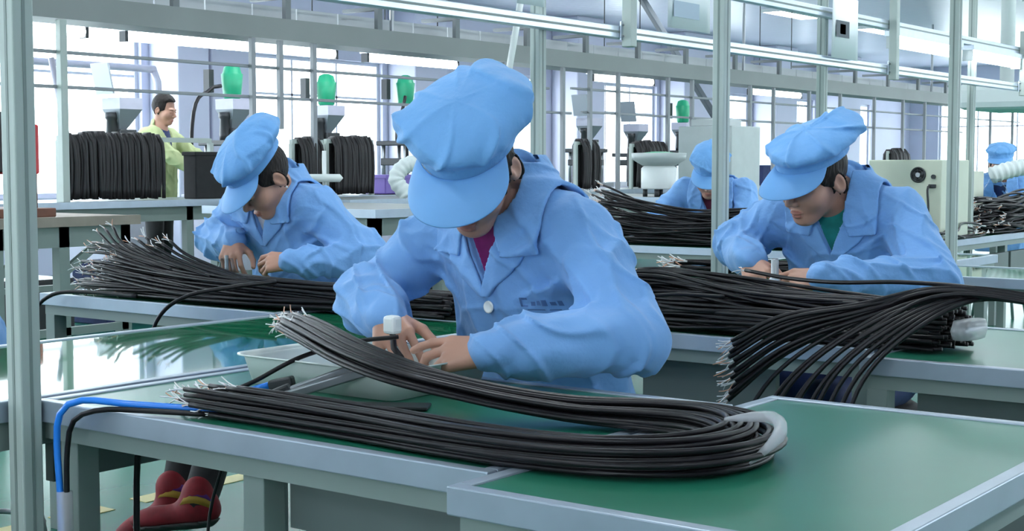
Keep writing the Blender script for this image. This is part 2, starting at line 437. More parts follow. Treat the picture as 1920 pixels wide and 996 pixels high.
# ---------------------------------------------------------------- the hall
def structure(mb, name, m, label, **k): return mb.alone(name, m, label, None, None, 'structure', **k)
XW, XE, YS, YN, ZC = -13.0, 4.2, -5.0, 33.0, 3.45
structure(MB().box((XW - .3, YS - .3, -.12), (XE + .3, YN + .3, 0)), 'floor', M_FLOOR, 'glossy green epoxy factory floor')
structure(MB().box((XW - .3, YS - .3, ZC), (XE + .3, YN + .3, ZC + .12)), 'ceiling', M_CEIL, 'grey lavender ribbed panel ceiling')
def window(name, xs, y0, y1, z0, z1, cols, tran, axis='x', label=None):
    """window in a wall of constant x (axis x) or constant y (axis y)"""
    mp = (lambda t, z, o: (xs + o, t, z)) if axis == 'x' else (lambda t, z, o: (t, xs + o, z))
    def bar(t0, t1, za, zb, d=.035):
        a = mp(t0, za, -d); b = mp(t1, zb, d); return [min(a[i], b[i]) for i in range(3)], [max(a[i], b[i]) for i in range(3)]
    root = thing(name, None, None, mp((y0 + y1) / 2, z0, 0)); root['kind'] = 'structure'
    if label: root['label'] = label
    fr = MB(); w = .045
    for b in (bar(y0, y1, z0, z0 + w), bar(y0, y1, z1 - w, z1), bar(y0, y0 + w, z0 + w, z1 - w), bar(y1 - w, y1, z0 + w, z1 - w)): fr.box(*b)
    fo = fr.build('window_frame', M_FRAME, root)
    zt = z0 + (z1 - z0) * tran
    for k in range(1, cols):
        t = y0 + (y1 - y0) * k / cols
        MB().box(*bar(t - .014, t + .014, z0 + w, z1 - w, .02)).build('mullion', M_FRAME, root)
    MB().box(*bar(y0 + w, y1 - w, zt - .014, zt + .014, .02)).build('transom', M_FRAME, root)
    for k in range(cols):
        ta = y0 + (y1 - y0) * k / cols + .03; tb = y0 + (y1 - y0) * (k + 1) / cols - .03
        for za, zb in ((z0 + w, zt - .014), (zt + .014, z1 - w)):
            MB().box(*bar(ta, tb, za, zb, .004)).build('pane', M_GLASS, root)
    return root
def wall_with_openings(name, xs, th, t0, t1, ops, z0, z1, label, axis='x', tall=0, ztall=3.38):
    mb = MB()
    def bx(a, b, za, zb):
        if axis == 'x': mb.box((min(xs, xs + th), a, za), (max(xs, xs + th), b, zb))
        else: mb.box((a, min(xs, xs + th), za), (b, max(xs, xs + th), zb))
    bx(t0, t1, 0, z0); c = t0
    for k, (a, b) in enumerate(ops):
        bx(c, a, z0, ZC); bx(a, b, ztall if k < tall else z1, ZC); c = b
    bx(c, t1, z0, ZC)
    structure(mb, name, M_WALL, label)
OPS = [(-3.5, 3.8), (4.6, 10.45), (12.05, 14.45), (15.9, 18.2), (19.25, 21.5), (22.75, 24.95), (26.05, 27.8), (29.1, 30.7)]
wall_with_openings('wall_left', XW, -.24, YS - .24, YN + .24, OPS, .82, 2.52, 'pale lavender wall with a row of bright windows', tall=2)
for k, (a, b) in enumerate(OPS):
    window('window_%d' % (k + 1), XW - .1, a, b, .82, 3.38 if k < 2 else 2.52, 3 if b - a < 3 else 2, .52 if k < 2 else .72, 'x')
FILL_OPS_R = [(7.0, 12.0), (13.0, 18.0), (19, 24), (25, 30)]
wall_with_openings('wall_right', XE, .24, YS - .24, YN + .24, FILL_OPS_R, .9, 2.6, 'pale wall behind the camera side')
for k, (a, b) in enumerate(FILL_OPS_R): window('window_%d' % (k + 9), XE + .1, a, b, .9, 2.6, 4, .72, 'x')  # unseen windows, added to let fill light in from the right
FILL_OPS_F = [(-11.5, -7.5), (-1.5, 2)]
wall_with_openings('wall_front', YS, -.24, XW, XE, FILL_OPS_F, .9, 2.6, 'pale wall behind the camera', 'y')
for k, (a, b) in enumerate(FILL_OPS_F): window('window_%d' % (k + 15), YS - .1, a, b, .9, 2.6, 4, .72, 'y')  # unseen windows behind the camera, added as fill light on the workers' fronts
OPB = [(-12.3, -9.6), (-9.2, -6.5), (-6.1, -3.4), (-3.0, -.3)]
wall_with_openings('wall_back', YN, .24, XW, XE, OPB, .7, 2.6, 'far lavender white end wall with bright windows', 'y')
for k, (a, b) in enumerate(OPB): window('window_%d' % (k + 20), YN + .1, a, b, .7, 2.6, 3, .72, 'y')
for k, (ya, yb, dep) in enumerate(((10.55, 11.0, .5), (11.25, 11.95, .25), (14.55, 15.2, .5), (18.35, 19.1, .5), (21.6, 22.6, .5), (25.05, 25.95, .5), (27.9, 29.0, .5))):
    structure(MB().box((XW, ya, 0), (XW + dep, yb, ZC)), 'trim_%d' % (k + 1), M_WALL, None, bevel=.02)
# floor markings
for k in range(7):
    y = 2.15 + .33 * k
    MB().box((-3.95 - .06, y, 0), (-3.95 + .03, y + .20, .0025)).alone('trim_%d' % (20 + k), M_MARK, None, None, None, 'structure')
# ceiling lamps
def ceiling_lamp(x, y, lab):
    t = thing('ceiling_lamp', lab, 'lamp', (x, y, ZC - .05), 'ceiling lamp panels')
    fr = MB()
    for a, b in (((-.17, -.66), (-.15, .66)), ((.15, -.66), (.17, .66)), ((-.15, -.66), (.15, -.64)), ((-.15, .64), (.15, .66))):
        fr.box((x + a[0], y + a[1], ZC - .05), (x + b[0], y + b[1], ZC))
    fr.build('lamp_frame', M_WHITE, t)
    MB().box((x - .148, y - .638, ZC - .045), (x + .148, y + .638, ZC - .006)).build('diffuser', M_PANELLIT, t)
LAMP_LABELS = {(-9.7, 6): 'ceiling lamp panel at the top edge above the large paper sheet', (-9.7, 7): 'ceiling lamp panel showing left of the sleeve with the small photo', (-9.7, 8): 'ceiling lamp panel showing beside the bracket over the right worker', (-9.7, 9): 'ceiling lamp panel showing behind the right foreground-line post', (-9.7, 10): 'farthest ceiling lamp panel at the right edge'}
for X in (-9.7, -6.2, -2.4, 1.2):
    for k in range(11):
        y = -3.2 + 3.3 * k + (.9 if X in (-6.2, 1.2) else 0)
        if y < 31: ceiling_lamp(X, y, LAMP_LABELS.get((X, k), 'lit white lamp panel set in the ribbed ceiling outside the photographed part'))

# ---------------------------------------------------------------- first line: posts, rails and what hangs on them
def post(x, y, label, top=2.6):
    t = thing('aluminium_post', label, 'post', (x, y, 0), 'posts of the near assembly line')
    w = .02; mb = MB(); mb.box((x - w, y - w, .008), (x + w, y + w, top)); mb.build('post_profile', M_POST, t, bevel=.003)
    g = MB()
    for sx, sy in ((1, 0), (-1, 0), (0, 1), (0, -1)):
        g.cbox((x + sx * .0203, y + sy * .0203, top / 2), (.0012 if sx else .006, .0012 if sy else .006, top - .1))
    g.build('profile_groove', M_TABLE, t)
    MB().box((x - .05, y - .05, 0), (x + .05, y + .05, .008)).build('base_plate', M_POST, t)
PX_, PL_ = -2.105, -2.86
post(PX_, 1.435, 'broad pale post in the left foreground', 2.6); post(PX_, 3.853, 'pale post rising in front of the middle worker row beside the post-side far heap')
post(PX_, 5.82, 'pale post at right in front of the cream machine'); post(PL_, 3.96, 'pale post directly behind the central worker cap')
post(PL_, 6.19, 'pale post rising above the cap of the right worker'); post(PL_, 8.18, 'thinner pale post just right of the cream machine')
for z, y0, lab in ((1.628, 2.6, 'lower aluminium rail spanning the posts at upper right'), (1.845, 4.8, 'upper aluminium rail carrying the lit tube at upper right')):
    t = thing('aluminium_rail', lab, 'rail', (PL_ + .05, 5, z), 'rails of the near assembly line')
    MB().box((PL_ + .022, y0, z - .022), (PL_ + .062, 9.2, z + .022)).build('rail_profile', M_ALU, t, bevel=.003)
    MB().box((PL_ + .0622, y0 + .01, z - .004), (PL_ + .0635, 9.19, z + .004)).build('rail_groove', M_TABLE, t)
for y, ztop, lab in ((4.40, 2.6, 'short hanging bracket on the lower rail left of the papers'), (6.83, 2.6, 'hanging bracket joining both rails over the right worker'), (8.84, 1.96, 'hanging bracket at the right end of both rails')):
    t = thing('hanging_bracket', lab, 'bracket', (PL_ + .08, y, 1.55), 'rail brackets')
    MB().box((PL_ + .064, y - .02, 1.575), (PL_ + .104, y + .02, ztop)).build('bracket_profile', M_POST, t, bevel=.003)
    MB().box((PL_ + .064, y - .032, 1.60), (PL_ + .070, y - .02, 1.665)).build('clamp_plate', M_ALU, t)
    for dz in (.012, .052): MB().tube([(PL_ + .0705, y - .026, 1.60 + dz), (PL_ + .076, y - .026, 1.60 + dz)], .004, 8).build('bolt', M_STEEL, t)
def sheet(y0, y1, z0, z1, lab, x=PL_ + .075, bars=()):
    t = thing('instruction_sheet', lab, 'paper sheet', (x, y0, z0), 'sheets hanging from the rails')
    n = 8; V = []; F = []
    for j in range(2):
        for i in range(n + 1):
            u = i / n; V.append((x + .006 * math.sin(u * 4 + j), y0 + (y1 - y0) * u, (z0, z1)[j]))
    F = [(i, i + 1, n + 2 + i, n + 1 + i) for i in range(n)]
    o = MB().add(V, F).build('paper', M_PAPER, t, True); o.modifiers.new('solid', 'SOLIDIFY').thickness = .0015
    for (ya, yb, za, zb, m) in bars:
        MB().box((x + .0085, ya, za), (x + .0100, yb, zb)).build('printed_block', m, t)
sheet(4.68, 5.01, 1.668, 1.90, 'large white instruction sheet hanging between bracket and post', bars=[(4.70, 4.84, 1.835, 1.885, M_PRINT), (4.71, 4.90, 1.71, 1.77, M_PAPERB)])
sheet(6.09, 6.39, 1.64, 1.92, 'white sleeve with a small dark photo hanging at upper right', x=PL_ + .09, bars=[(6.12, 6.26, 1.735, 1.81, M_PRINT), (6.16, 6.22, 1.75, 1.795, M_PAPERB)])
sheet(3.74, 3.90, 1.672, 1.76, 'small white sheet at the top edge behind the central cap')
for y0, y1, lab in ((6.88, 7.80, 'lit tube lamp under the upper rail left of the far post'), (7.96, 8.82, 'shorter lit tube lamp under the upper rail at the right edge')):
    t = thing('tube_lamp', lab, 'lamp', (PL_ + .045, y0, 1.75), 'tube lamps of the near line')
    MB().box((PL_ + .01, y0, 1.795), (PL_ + .085, y1, 1.821)).build('lamp_housing', M_ALU, t)
    MB().tube([(PL_ + .047, y0 + .02, 1.765), (PL_ + .047, y1 - .02, 1.765)], .026, 12).build('tube', M_TUBE, t, True)
    for y in (y0 + .004, y1 - .02): MB().box((PL_ + .02, y, 1.735), (PL_ + .075, y + .016, 1.795)).build('lamp_holder', M_WHITE, t)

# ---------------------------------------------------------------- tables
def table(label, x0, x1, y0, y1, z=.75, apron=.030, leg=.045, legs=None, panels=(), group='green topped work tables', top=M_GREEN, trim=M_TRIM, tw=.022, th=.034, name='work_table', frame=M_TABLE, inset=.035, lip=.003):
    t = thing(name, label, 'table', ((x0 + x1) / 2, (y0 + y1) / 2, 0), group)
    MB().box((x0 + tw, y0 + tw, z - .022), (x1 - tw, y1 - tw, z)).build('table_mat', top, t)
    for a, b in (((x0, y0), (x1, y0 + tw)), ((x0, y1 - tw), (x1, y1)), ((x0, y0 + tw), (x0 + tw, y1 - tw)), ((x1 - tw, y0 + tw), (x1, y1 - tw))):
        MB().box((a[0], a[1], z - th), (b[0], b[1], z + lip)).build('edge_trim', trim, t, bevel=.002)
    i = inset * .35
    za, zb = z - th - apron, z - th
    for a, b in (((x0 + i, y0 + i), (x1 - i, y0 + i + .02)), ((x0 + i, y1 - i - .02), (x1 - i, y1 - i)), ((x0 + i, y0 + i + .02), (x0 + i + .02, y1 - i - .02)), ((x1 - i - .02, y0 + i + .02), (x1 - i, y1 - i - .02))):
        MB().box((a[0], a[1], za), (b[0], b[1], zb)).build('apron', frame, t)
    for (lx, ly) in (legs or ((x0 + inset, y0 + inset), (x1 - inset, y0 + inset), (x0 + inset, y1 - inset), (x1 - inset, y1 - inset))):
        MB().box((lx - leg / 2, ly - leg / 2, 0), (lx + leg / 2, ly + leg / 2, za)).build('leg', frame, t, bevel=.002)
    for a, b in panels: MB().box(a, b).build('panel', M_PANEL, t)
    return t
# the central line the worker tables butt against
t = table('long green centre table mirroring the windows left of the foreground table', -2.83, -2.135, -.6, 6.5, legs=[(x, y) for x in (-2.79, -2.175) for y in (-.5, 1.0, 3.4, 5.0, 6.4)], group=None, name='line_table', apron=.05,
          panels=[((-2.172, 1.52, .595), (-2.150, 3.2, .665)), ((-2.172, -.4, .60), (-2.15, .3, .665))])
MB().box((-2.808, 2.868, .750), (-2.157, 2.872, .7515)).build('mat_joint', M_TRIM, t)
table('foreground green table under the bent cable loop and white tray', -2.115, -1.135, 1.46, 2.13, top=M_GREENW, legs=((-2.045, 1.50), (-1.595, 1.50), (-1.17, 1.50), (-2.045, 2.09), (-1.17, 2.09)),
      panels=[((-1.57, 1.53, .60), (-1.195, 1.545, .686)), ((-1.57, 1.545, .605), (-1.56, 2.05, .686)), ((-1.195, 1.545, .605), (-1.185, 2.05, .686))])
table('nearest green table at the lower right corner', -1.122, -.575, 1.36, 2.245, z=.752, top=M_GREENW)
table('green table in the middle right under the long cable heap', -2.115, -1.235, 2.96, 3.60, panels=[((-1.86, 3.02, .40), (-1.50, 3.04, .686))])
table('green table at the right edge behind the nearest one', -1.215, -.55, 2.83, 3.55, top=M_GREENW, panels=[((-1.11, 2.89, .35), (-.60, 2.905, .686))])
table('bare table behind the right worker at the right edge', -2.10, -1.10, 5.12, 5.72)
table('green table at left rear under the large cable heap', -3.90, -2.845, 2.72, 3.28)
table('green table under the far tall cable heap', -4.35, -2.845, 6.16, 6.72)
table('green table at the left frame edge behind the nearest post', -3.95, -2.845, 1.32, 1.88)
tb = table('far green bench with drawers holding the cream machine', -3.50, -2.745, 6.76, 10.5, legs=[(x, y) for x in (-3.45, -2.80) for y in (6.85, 8.6, 10.4)], name='drawer_bench', group=None)
for k in range(4):
    y0 = 6.84 + .9 * k; d = MB().box((-2.79, y0, .46), (-2.762, y0 + .86, .645)).build('drawer', M_PANEL, tb, bevel=.003)
    MB().box((-2.762, y0 + .35, .60), (-2.750, y0 + .55, .612)).build('drawer_handle', M_STEEL, d)
# drawer cabinet behind the nearest post
t = thing('drawer_cabinet', 'light grey drawer cabinet beside the nearest post at left edge', 'cabinet', (-2.4, .95, 0))
MB().box((-2.62, .55, .06), (-2.19, 1.385, .66)).build('cabinet_body', M_DRAWER, t)
for k, (z0, z1) in enumerate(((.10, .27), (.29, .455), (.475, .65))):
    d = MB().box((-2.188, .57, z0), (-2.168, 1.37, z1)).build('drawer', M_DRAWER, t, bevel=.003)
    MB().box((-2.168, .85, z1 - .03), (-2.155, 1.1, z1 - .018)).build('drawer_handle', M_STEEL, d)
for x in (-2.58, -2.23):
    for y in (.6, 1.33): MB().lathe([(.02, 0), (.02, .06)], (x, y, 0), 12).build('foot', M_DARK, t)
# stools
def stool(x, y, lab):
    t = thing('work_stool', lab, 'stool', (x, y, 0), 'stools of the seated workers')
    MB().lathe([(.02, .425), (.155, .425), (.17, .435), (.17, .455), (.15, .467), (.02, .470)], (x, y, 0), 28).build('seat', M_BLACK, t, True)
    for sx, sy in ((1, 1), (1, -1), (-1, 1), (-1, -1)):
        MB().tube([(x + sx * .10, y + sy * .10, .43), (x + sx * .155, y + sy * .155, .0)], .011, 10).build('leg', M_STEEL, t, True)
    a = np.linspace(0, 2 * math.pi, 25); MB().tube([(x + .19 * math.cos(k), y + .19 * math.sin(k), .17) for k in a], .008, 8, False).build('foot_ring', M_STEEL, t, True)
stool(-1.72, 2.48, 'steel legged black stool under the central worker'); stool(-3.49, 3.55, 'steel legged black stool under the pearl earring worker')
stool(-1.70, 3.97, 'steel legged black stool under the right worker'); stool(-3.93, 7.24, 'stool under the worker behind the far heap')
stool(-3.62, 11.07, 'stool under the far worker at right'); stool(-3.49, 2.20, 'stool under the worker at the left frame edge')

# ---------------------------------------------------------------- people
GRIP = [(.55, .75, .5), (.65, .8, .55), (.75, .85, .55), (.85, .9, .55)]
PINCH = [(.35, .55, .30), (.55, .75, .45), (.75, .85, .55), (.85, .95, .6)]
POINT = [(.10, .22, .15), (.35, .60, .40), (.70, .90, .60), (.85, 1.0, .6)]
TH_IN = [(.62, .62, -.48), (.86, .30, -.42), (.95, .02, -.30)]
TH_FWD = [(.80, .45, -.40), (.95, .08, -.28), (.98, -.08, -.18)]
def elbow_ik(S, W, l1, l2, pole):
    v = W - S; d = min(np.linalg.norm(v), (l1 + l2) * .995); a = (l1 * l1 - l2 * l2 + d * d) / (2 * d)
    h = math.sqrt(max(l1 * l1 - a * a, 0)); t = v / np.linalg.norm(v)
    p = np.array(pole, float); p = p - t * (p @ t)
    return S + t * a + unit(p) * h
def ridge(u): return np.exp(-(np.sin(u) / .42) ** 2) - .4
def person(label, at, yaw, N, Hc, hrot, wrists, hands, elbows, puff, seed, shirt, S=((-.17, -.155, 1.015), (.17, -.155, 1.015)),
           hs=.95, res=.0029, cres=.0048, legs=None, trouser=M_BLACK, shoe=M_DARK, cap=True, coat_m=None, buttons=(), logo=False,
           standing=False, group=None, earring=False, stockings=None, girth=1.0, coat_cut=.50, vd=.175, hair=(-.010, -.044), foot=1.0):
    ca, sa = math.cos(math.radians(yaw)), math.sin(math.radians(yaw))
    Rw = np.array([[ca, -sa, 0], [sa, ca, 0], [0, 0, 1.]]); A = np.array(at, float)
    loc = lambda p: Rw.T @ (np.array(p, float) - A)
    ld = lambda v: Rw.T @ np.array(v, float)
    N = np.array(N, float); Hc = np.array(Hc, float); S = [np.array(s, float) for s in S]
    Rh = rotm(*hrot); W = [loc(w) for w in wrists]
    El = [loc(elbows[i]) if elbows[i] is not None else elbow_ik(S[i], W[i], .27, .25, ((-1, .5, -.6), (1, .5, -.6))[i]) for i in (0, 1)]
    H = []
    for i in (0, 1):
        f, n, cu, th = hands[i]
        H.append((W[i], ld(f), ld(n), (-1, 1)[i], hand_chain(cu, th)))
    pz = N[2] - .58 if standing else .56
    Pv = np.array((0, .02, pz)); Cc = (N + Pv) / 2 + (N - Pv) * .22
    hq = lambda p: (p - Hc) @ Rh / hs
    def headd(p):
        o = L2(p - Hc) - .17; k = o < .06
        if k.any(): o[k] = head_sdf(hq(p[k])) * hs
        return o
    necktop = Hc + Rh @ np.array((0, .028, -.055)) * hs
    def body(p):
        d = cone(p, Pv, Cc, .07, .075); d = smin(d, cone(p, S[0], S[1], .042, .042), .04)
        d = smin(d, cone(p, Cc, N, .06, .055), .05); dn = cone(p, N - (0, 0, .05), necktop, .060, .050)
        for i in (0, 1):
            a = smin(cone(p, S[i], El[i], .036, .026), cone(p, El[i], W[i], .026, .022), .012)
            h = hand_sdf(p, *H[i]); a = smin(a, h, .008); d = smin(d, a, .02)
        return smin(smin(d, dn, .03), headd(p), .022)
    pts = np.array([Pv, N, Hc, S[0], S[1], El[0], El[1], W[0], W[1], W[0] + H[0][1] * .18, W[1] + H[1][1] * .18])
    lo, hi = pts.min(0) - .22, pts.max(0) + .22
    V, Q = sdf_arrays(body, lo, hi, res)
    me = mesh_np('person', V, Q)
    root = link('person', me, M_SKIN); root.location = A; root.rotation_euler = (0, 0, math.radians(yaw)); tag(root, label, 'person', group)
    ORG[root.name] = (0, 0, 0)
    # lips take their own tint
    q = hq(V); lip = (np.abs(q[:, 0]) < .024) & (q[:, 1] < -.088) & (np.abs(q[:, 2] + .076) < .0125)
    if lip.any():
        me.materials.append(M_LIP); mi = (lip[Q].mean(1) > .6).astype(np.int32); me.polygons.foreach_set('material_index', mi)
    # ---- coat
    gx = .74 / girth
    sc = np.array((gx, 1, 1))
    E2W = [W[i] - unit(W[i] - El[i]) * .055 for i in (0, 1)]
    zb = coat_cut
    def coat0(p):
        d = cone(p * sc, Pv * sc, Cc * sc, .148, .128)
        d = smin(d, cone(p, S[0] + (.02, 0, -.01), S[1] - (.02, 0, .01), .066, .066), .07)
        d = smin(d, cone(p, N + (0, .01, -.05), N + (0, .015, .025), .088, .070), .05)
        for i in (0, 1):
            d = smin(d, cone(p, N + (0, .01, -.02), S[i] + (0, 0, .01), .055, .055), .05)
        return d
    def arms0(p, i, fold):
        a1 = cone(p, S[i], El[i], .074, .066); a2 = cone(p, El[i], E2W[i], .066, .055)
        a = smin(a1, a2, .03)
        a = smin(a, cone(p, E2W[i], W[i] + (W[i] - E2W[i]) * .1, .050, .043), .022)
        if fold:
            for (P0, P1, amp, fr, ph) in ((S[i], El[i], .0100, 24, 0), (El[i], E2W[i], .0105, 26, 1.4)):
                ba = P1 - P0; L = np.linalg.norm(ba); tv = ba / L; t = (p - P0) @ tv; k = np.clip(t / L, 0, 1)
                ax = unit(np.cross(tv, (0.2, 0.5, 1))); bx = np.cross(tv, ax)
                th = np.arctan2((p - P0) @ bx, (p - P0) @ ax)
                w8 = np.exp(-((np.clip(t, -.1, L + .1) - np.clip(t, 0, L)) / .04) ** 2)
                u = t * fr + 1.5 * np.sin(th + seed + ph) + 1.3 * np.sin(2 * th + 2 * seed) + 2.8 * wob(p, 14, seed + i + ph)
                prox = .35 + .65 * (k if ph == 0 else (1 - .75 * np.sin(math.pi * k)))
                a = a - ridge(u) * amp * prox * w8 - .007 * wob(p, 13, seed + 3 * i) * w8 * .5 - .0045 * w8 * (np.exp(-(np.sin(p @ np.array((22., 15., 19.)) + 3.0 * wob(p, 13, seed + 21 + i)) / .24) ** 2) - .25)
        return a
    def coat(p, fold=True, limbs=True):
        d = coat0(p)
        if fold:
            x, y, z = p[:, 0], p[:, 1], p[:, 2]; dz = N[2] - z
            wv = wob(p, 11, seed)
            u = x * 30 + 1.2 * np.sin(z * 8 + seed) + 1.6 * wv
            low = 1 / (1 + np.exp(-(dz - .17) / .04))
            d = d - ridge(u) * .0105 * low - .008 * wob(p, 9, seed + 1) * low
            for sgn in (-1, 1):     # drag lines from each armpit
                u2 = (sgn * x * 20 + dz * 34) + 1.8 * wob(p, 14, seed + 5)
                m = np.exp(-((sgn * x - .14) / .06) ** 2 - ((dz - .16) / .09) ** 2)
                d = d - ridge(u2) * .013 * m
            d = d - .0045 * wob(p, 24, seed + 9) - .0055 * (np.exp(-(np.sin(p @ np.array((16., 8., 11.)) + 2.4 * wob(p, 12, seed + 11)) / .26) ** 2) - .25) - .0035 * (np.exp(-(np.sin(p @ np.array((-13., 9., 24.)) + 2.6 * wob(p, 16, seed + 13)) / .24) ** 2) - .25)
        for i in ((0, 1) if limbs else ()): d = smin(d, arms0(p, i, fold), .022)
        # the front placket edge
        return d
    nx = N[0]
    coat1 = lambda p: coat(p, True, False)
    def vcut(p):
        dz = N[2] - p[:, 2]
        v = (np.abs(p[:, 0] - nx) - .076 * (1 - dz / (vd - .005))) * .9
        v = np.maximum(v, dz - vd); v = np.maximum(v, p[:, 1] - (N[1] + .02))
        return v
    Np = N + np.array((0, -.012, 0))
    nk = lambda p: cone(p, N - (0, .0, .03), N + (Hc - N) * .9 + (0, .0, 0), .060, .066)
    def coat_f(p):
        d = coat(p)
        hole = np.maximum(vcut(p), -(d + .018))
        d = smax(d, -hole, .004)
        d = smax(d, -nk(p), .006)
        return smax(d, (zb - p[:, 2]), .01)
    cm = coat_m or M_COAT
    def shell(reg, off, th, fold=True):
        def f(p):
            d = coat(p, fold)
            return np.maximum(np.maximum(np.abs(d - off) - th, reg(p)), -nk(p) + .003)
        return f
    lo2 = np.minimum(pts.min(0) - .13, (-.27, -.4, zb - .03)); hi2 = np.maximum(pts[[0, 1, 3, 4, 5, 6, 7, 8]].max(0) + .13, (.27, .22, .9)); lo2[2] = max(lo2[2], zb - .03)
    sdf_obj('coat' if coat_m is None else 'work_shirt', coat_f, lo2, hi2, cres, cm, root)
    # shirt under the coat
    def shirt_f(p):
        d = coat0(p) + .014
        d = np.maximum(d, vcut(p) - .016)
        col = cone(p, N + (0, 0, -.03), N + (Hc - N) * .28, .0615, .060)
        return smax(smin(d, col, .01), p[:, 2] - (N[2] + .012) + .5 * (p[:, 1] - N[1])*-1, .004)
    sdf_obj('shirt', shirt_f, N - (.13, .22, .30), N + (.13, .15, .10), .006 if res < .003 else .009, shirt, root)
    r_ = .0033 if res < .003 else .005
    if coat_m is None:
        for sgn in (-1, 1):
            leaf = [(.048, .06), (.046, -.02), (.040, -.075), (.056, -.124), (.130, -.116), (.134, -.05), (.120, .06)]
            def reg(p, sgn=sgn):
                x = sgn * (p[:, 0] - nx); z = p[:, 2] - N[2]
                fr = poly2(x, z, leaf)
                bk = np.maximum(np.maximum(L2((p - N)[:, :2] * np.array((1, .9))) - .112, N[1] + .01 - p[:, 1]), .004 - x - .004)
                bk = np.maximum(bk, -.12 - z)
                return np.where(p[:, 1] < N[1] + .01, fr, np.minimum(fr, bk))
            def capz(p, reg=reg): return np.maximum(reg(p), p[:, 2] - N[2] - .075)
            b0 = N - (.16, .20, .17); b1 = N + (.16, .16, .10)
            if sgn > 0: b0[0] = nx - .004
            else: b1[0] = nx + .004
            sdf_obj('collar', shell(capz, .0125, .0044), b0, b1, r_, cm, root)
            lap = [(.056, -.045), (.046, -.070), (.050, -.098), (.100, -.112), (.080, -.138), (.010, -vd - .022), (-.004, -vd - .022), (.0, -vd)]
            def regl(p, sgn=sgn):
                x = sgn * (p[:, 0] - nx); z = p[:, 2] - N[2]
                return np.maximum(poly2(x, z, lap), p[:, 1] - N[1])
            b0 = N - (.11, .20, .30); b1 = N + (.11, .02, -.03)
            if sgn > 0: b0[0] = nx - .01
            else: b1[0] = nx + .01
            sdf_obj('lapel', shell(regl, .0060, .0044), b0, b1, r_, cm, root)
    def front(x, z):              # the coat's front surface
        y = N[1] - .40
        for _ in range(60):
            d = float(coat1(np.array([[x, y, z]]))[0])
            if d < .0006: break
            y += max(d * .6, .0004)
        return y
    for bz in buttons:
        x = nx + .006; y = front(x, N[2] - bz)
        mb = MB(); n_ = 16
        prof = [(.0105, .000), (.0125, .0015), (.0125, .0030), (.0100, .0040), (.0085, .0030), (.0015, .0028)]
        mb.lathe(prof, n=16); Vv = [(x + v[0], y - v[2] - .001, N[2] - bz + v[1]) for v in mb.V]
        o = link('button', mesh_from('button', Vv, mb.F, True), M_WHITE, root)
    if logo:
        mb = MB()
        def patch(x0, x1, z0, z1):
            nX = 4; V_ = []; F_ = []
            for j in range(2):
                for i in range(nX + 1):
                    x = x0 + (x1 - x0) * i / nX; z = (z0, z1)[j]; V_.append((x, front(x, z) - .0016, z))
            for i in range(nX): F_.append((i, i + 1, nX + 2 + i, nX + 1 + i))
            mb.add(V_, F_)
        lx, lz = logo
        patch(lx, lx + .004, lz - .006, lz + .012); patch(lx + .004, lx + .014, lz + .008, lz + .012); patch(lx + .004, lx + .012, lz - .006, lz - .003)
        for k in range(5): patch(lx + .018 + k * .010, lx + .025 + k * .010, lz - .004 + .001 * (k % 2), lz + .004 + .002 * (k % 3))
        patch(lx + .010, lx + .060, lz - .013, lz - .011)
        link('embroidered_logo', mesh_from('embroidered_logo', mb.V, mb.F), M_EMB, root)
    # ---- hair, brows, cap
    hd = lambda fn: (lambda p: fn(hq(p)) * hs)
    sdf_obj('hair', hd((lambda q: smax(hair_sdf(q, *hair), q[:, 2] - .075, .01)) if cap else (lambda q: smin(hair_sdf(q), smax(ell(q, (0, .010, .062), (.080, .098, .078)) - .002 * wob(q, 160, 1), .062 - q[:, 2] - .25 * q[:, 1], .01), .012))), Hc - .16, Hc + .16, .0038 if res < .003 else .006, M_HAIR, root)
    if res < .003:
        for sgn in (-1, 1):
            br = MB(); P_ = []
            for k in range(7):
                x = .014 + k * .0055; z = .0205 + .004 * math.sin(k / 6 * 2.6) - .0006 * k
                y = -.13
                for _ in range(50):
                    d = float(head_sdf(np.array([[sgn * x, y, z]]))[0])
                    if d < .0004: break
                    y += d * .7
                P_.append((sgn * x, y, z))
            br.tube(P_, [.0012, .0022, .0024, .0023, .0021, .0016, .0008], 6)
            lash = []
            for k in range(7):
                x = .018 + k * .0042; z = -.0075 - .0035 * math.sin(k / 6 * math.pi); y = -.13
                for _ in range(50):
                    d = float(head_sdf(np.array([[sgn * x, y, z]]))[0])
                    if d < .0004: break
                    y += d * .7
                lash.append((sgn * x, y, z))
            for nm, mbb in (('eyebrow', br), ('eyelash', MB().tube(lash, [.0006, .0011, .0013, .0014, .0014, .0013, .0008], 6))):
                Vv = [Hc + Rh @ (np.array(v) * hs) for v in mbb.V]
                link(nm, mesh_from(nm, Vv, mbb.F, True), M_HAIR, root)
    if earring:
        mb = MB(); c = Hc + Rh @ (np.array((.0895, .020, -.046)) * hs); mb.lathe([(0.0005, -.004), (.003, -.002), (.004, 0), (.003, .002), (.0005, .004)], c, 10)
        link('earring', mesh_from('earring', mb.V, mb.F, True), M_WHITE, root)
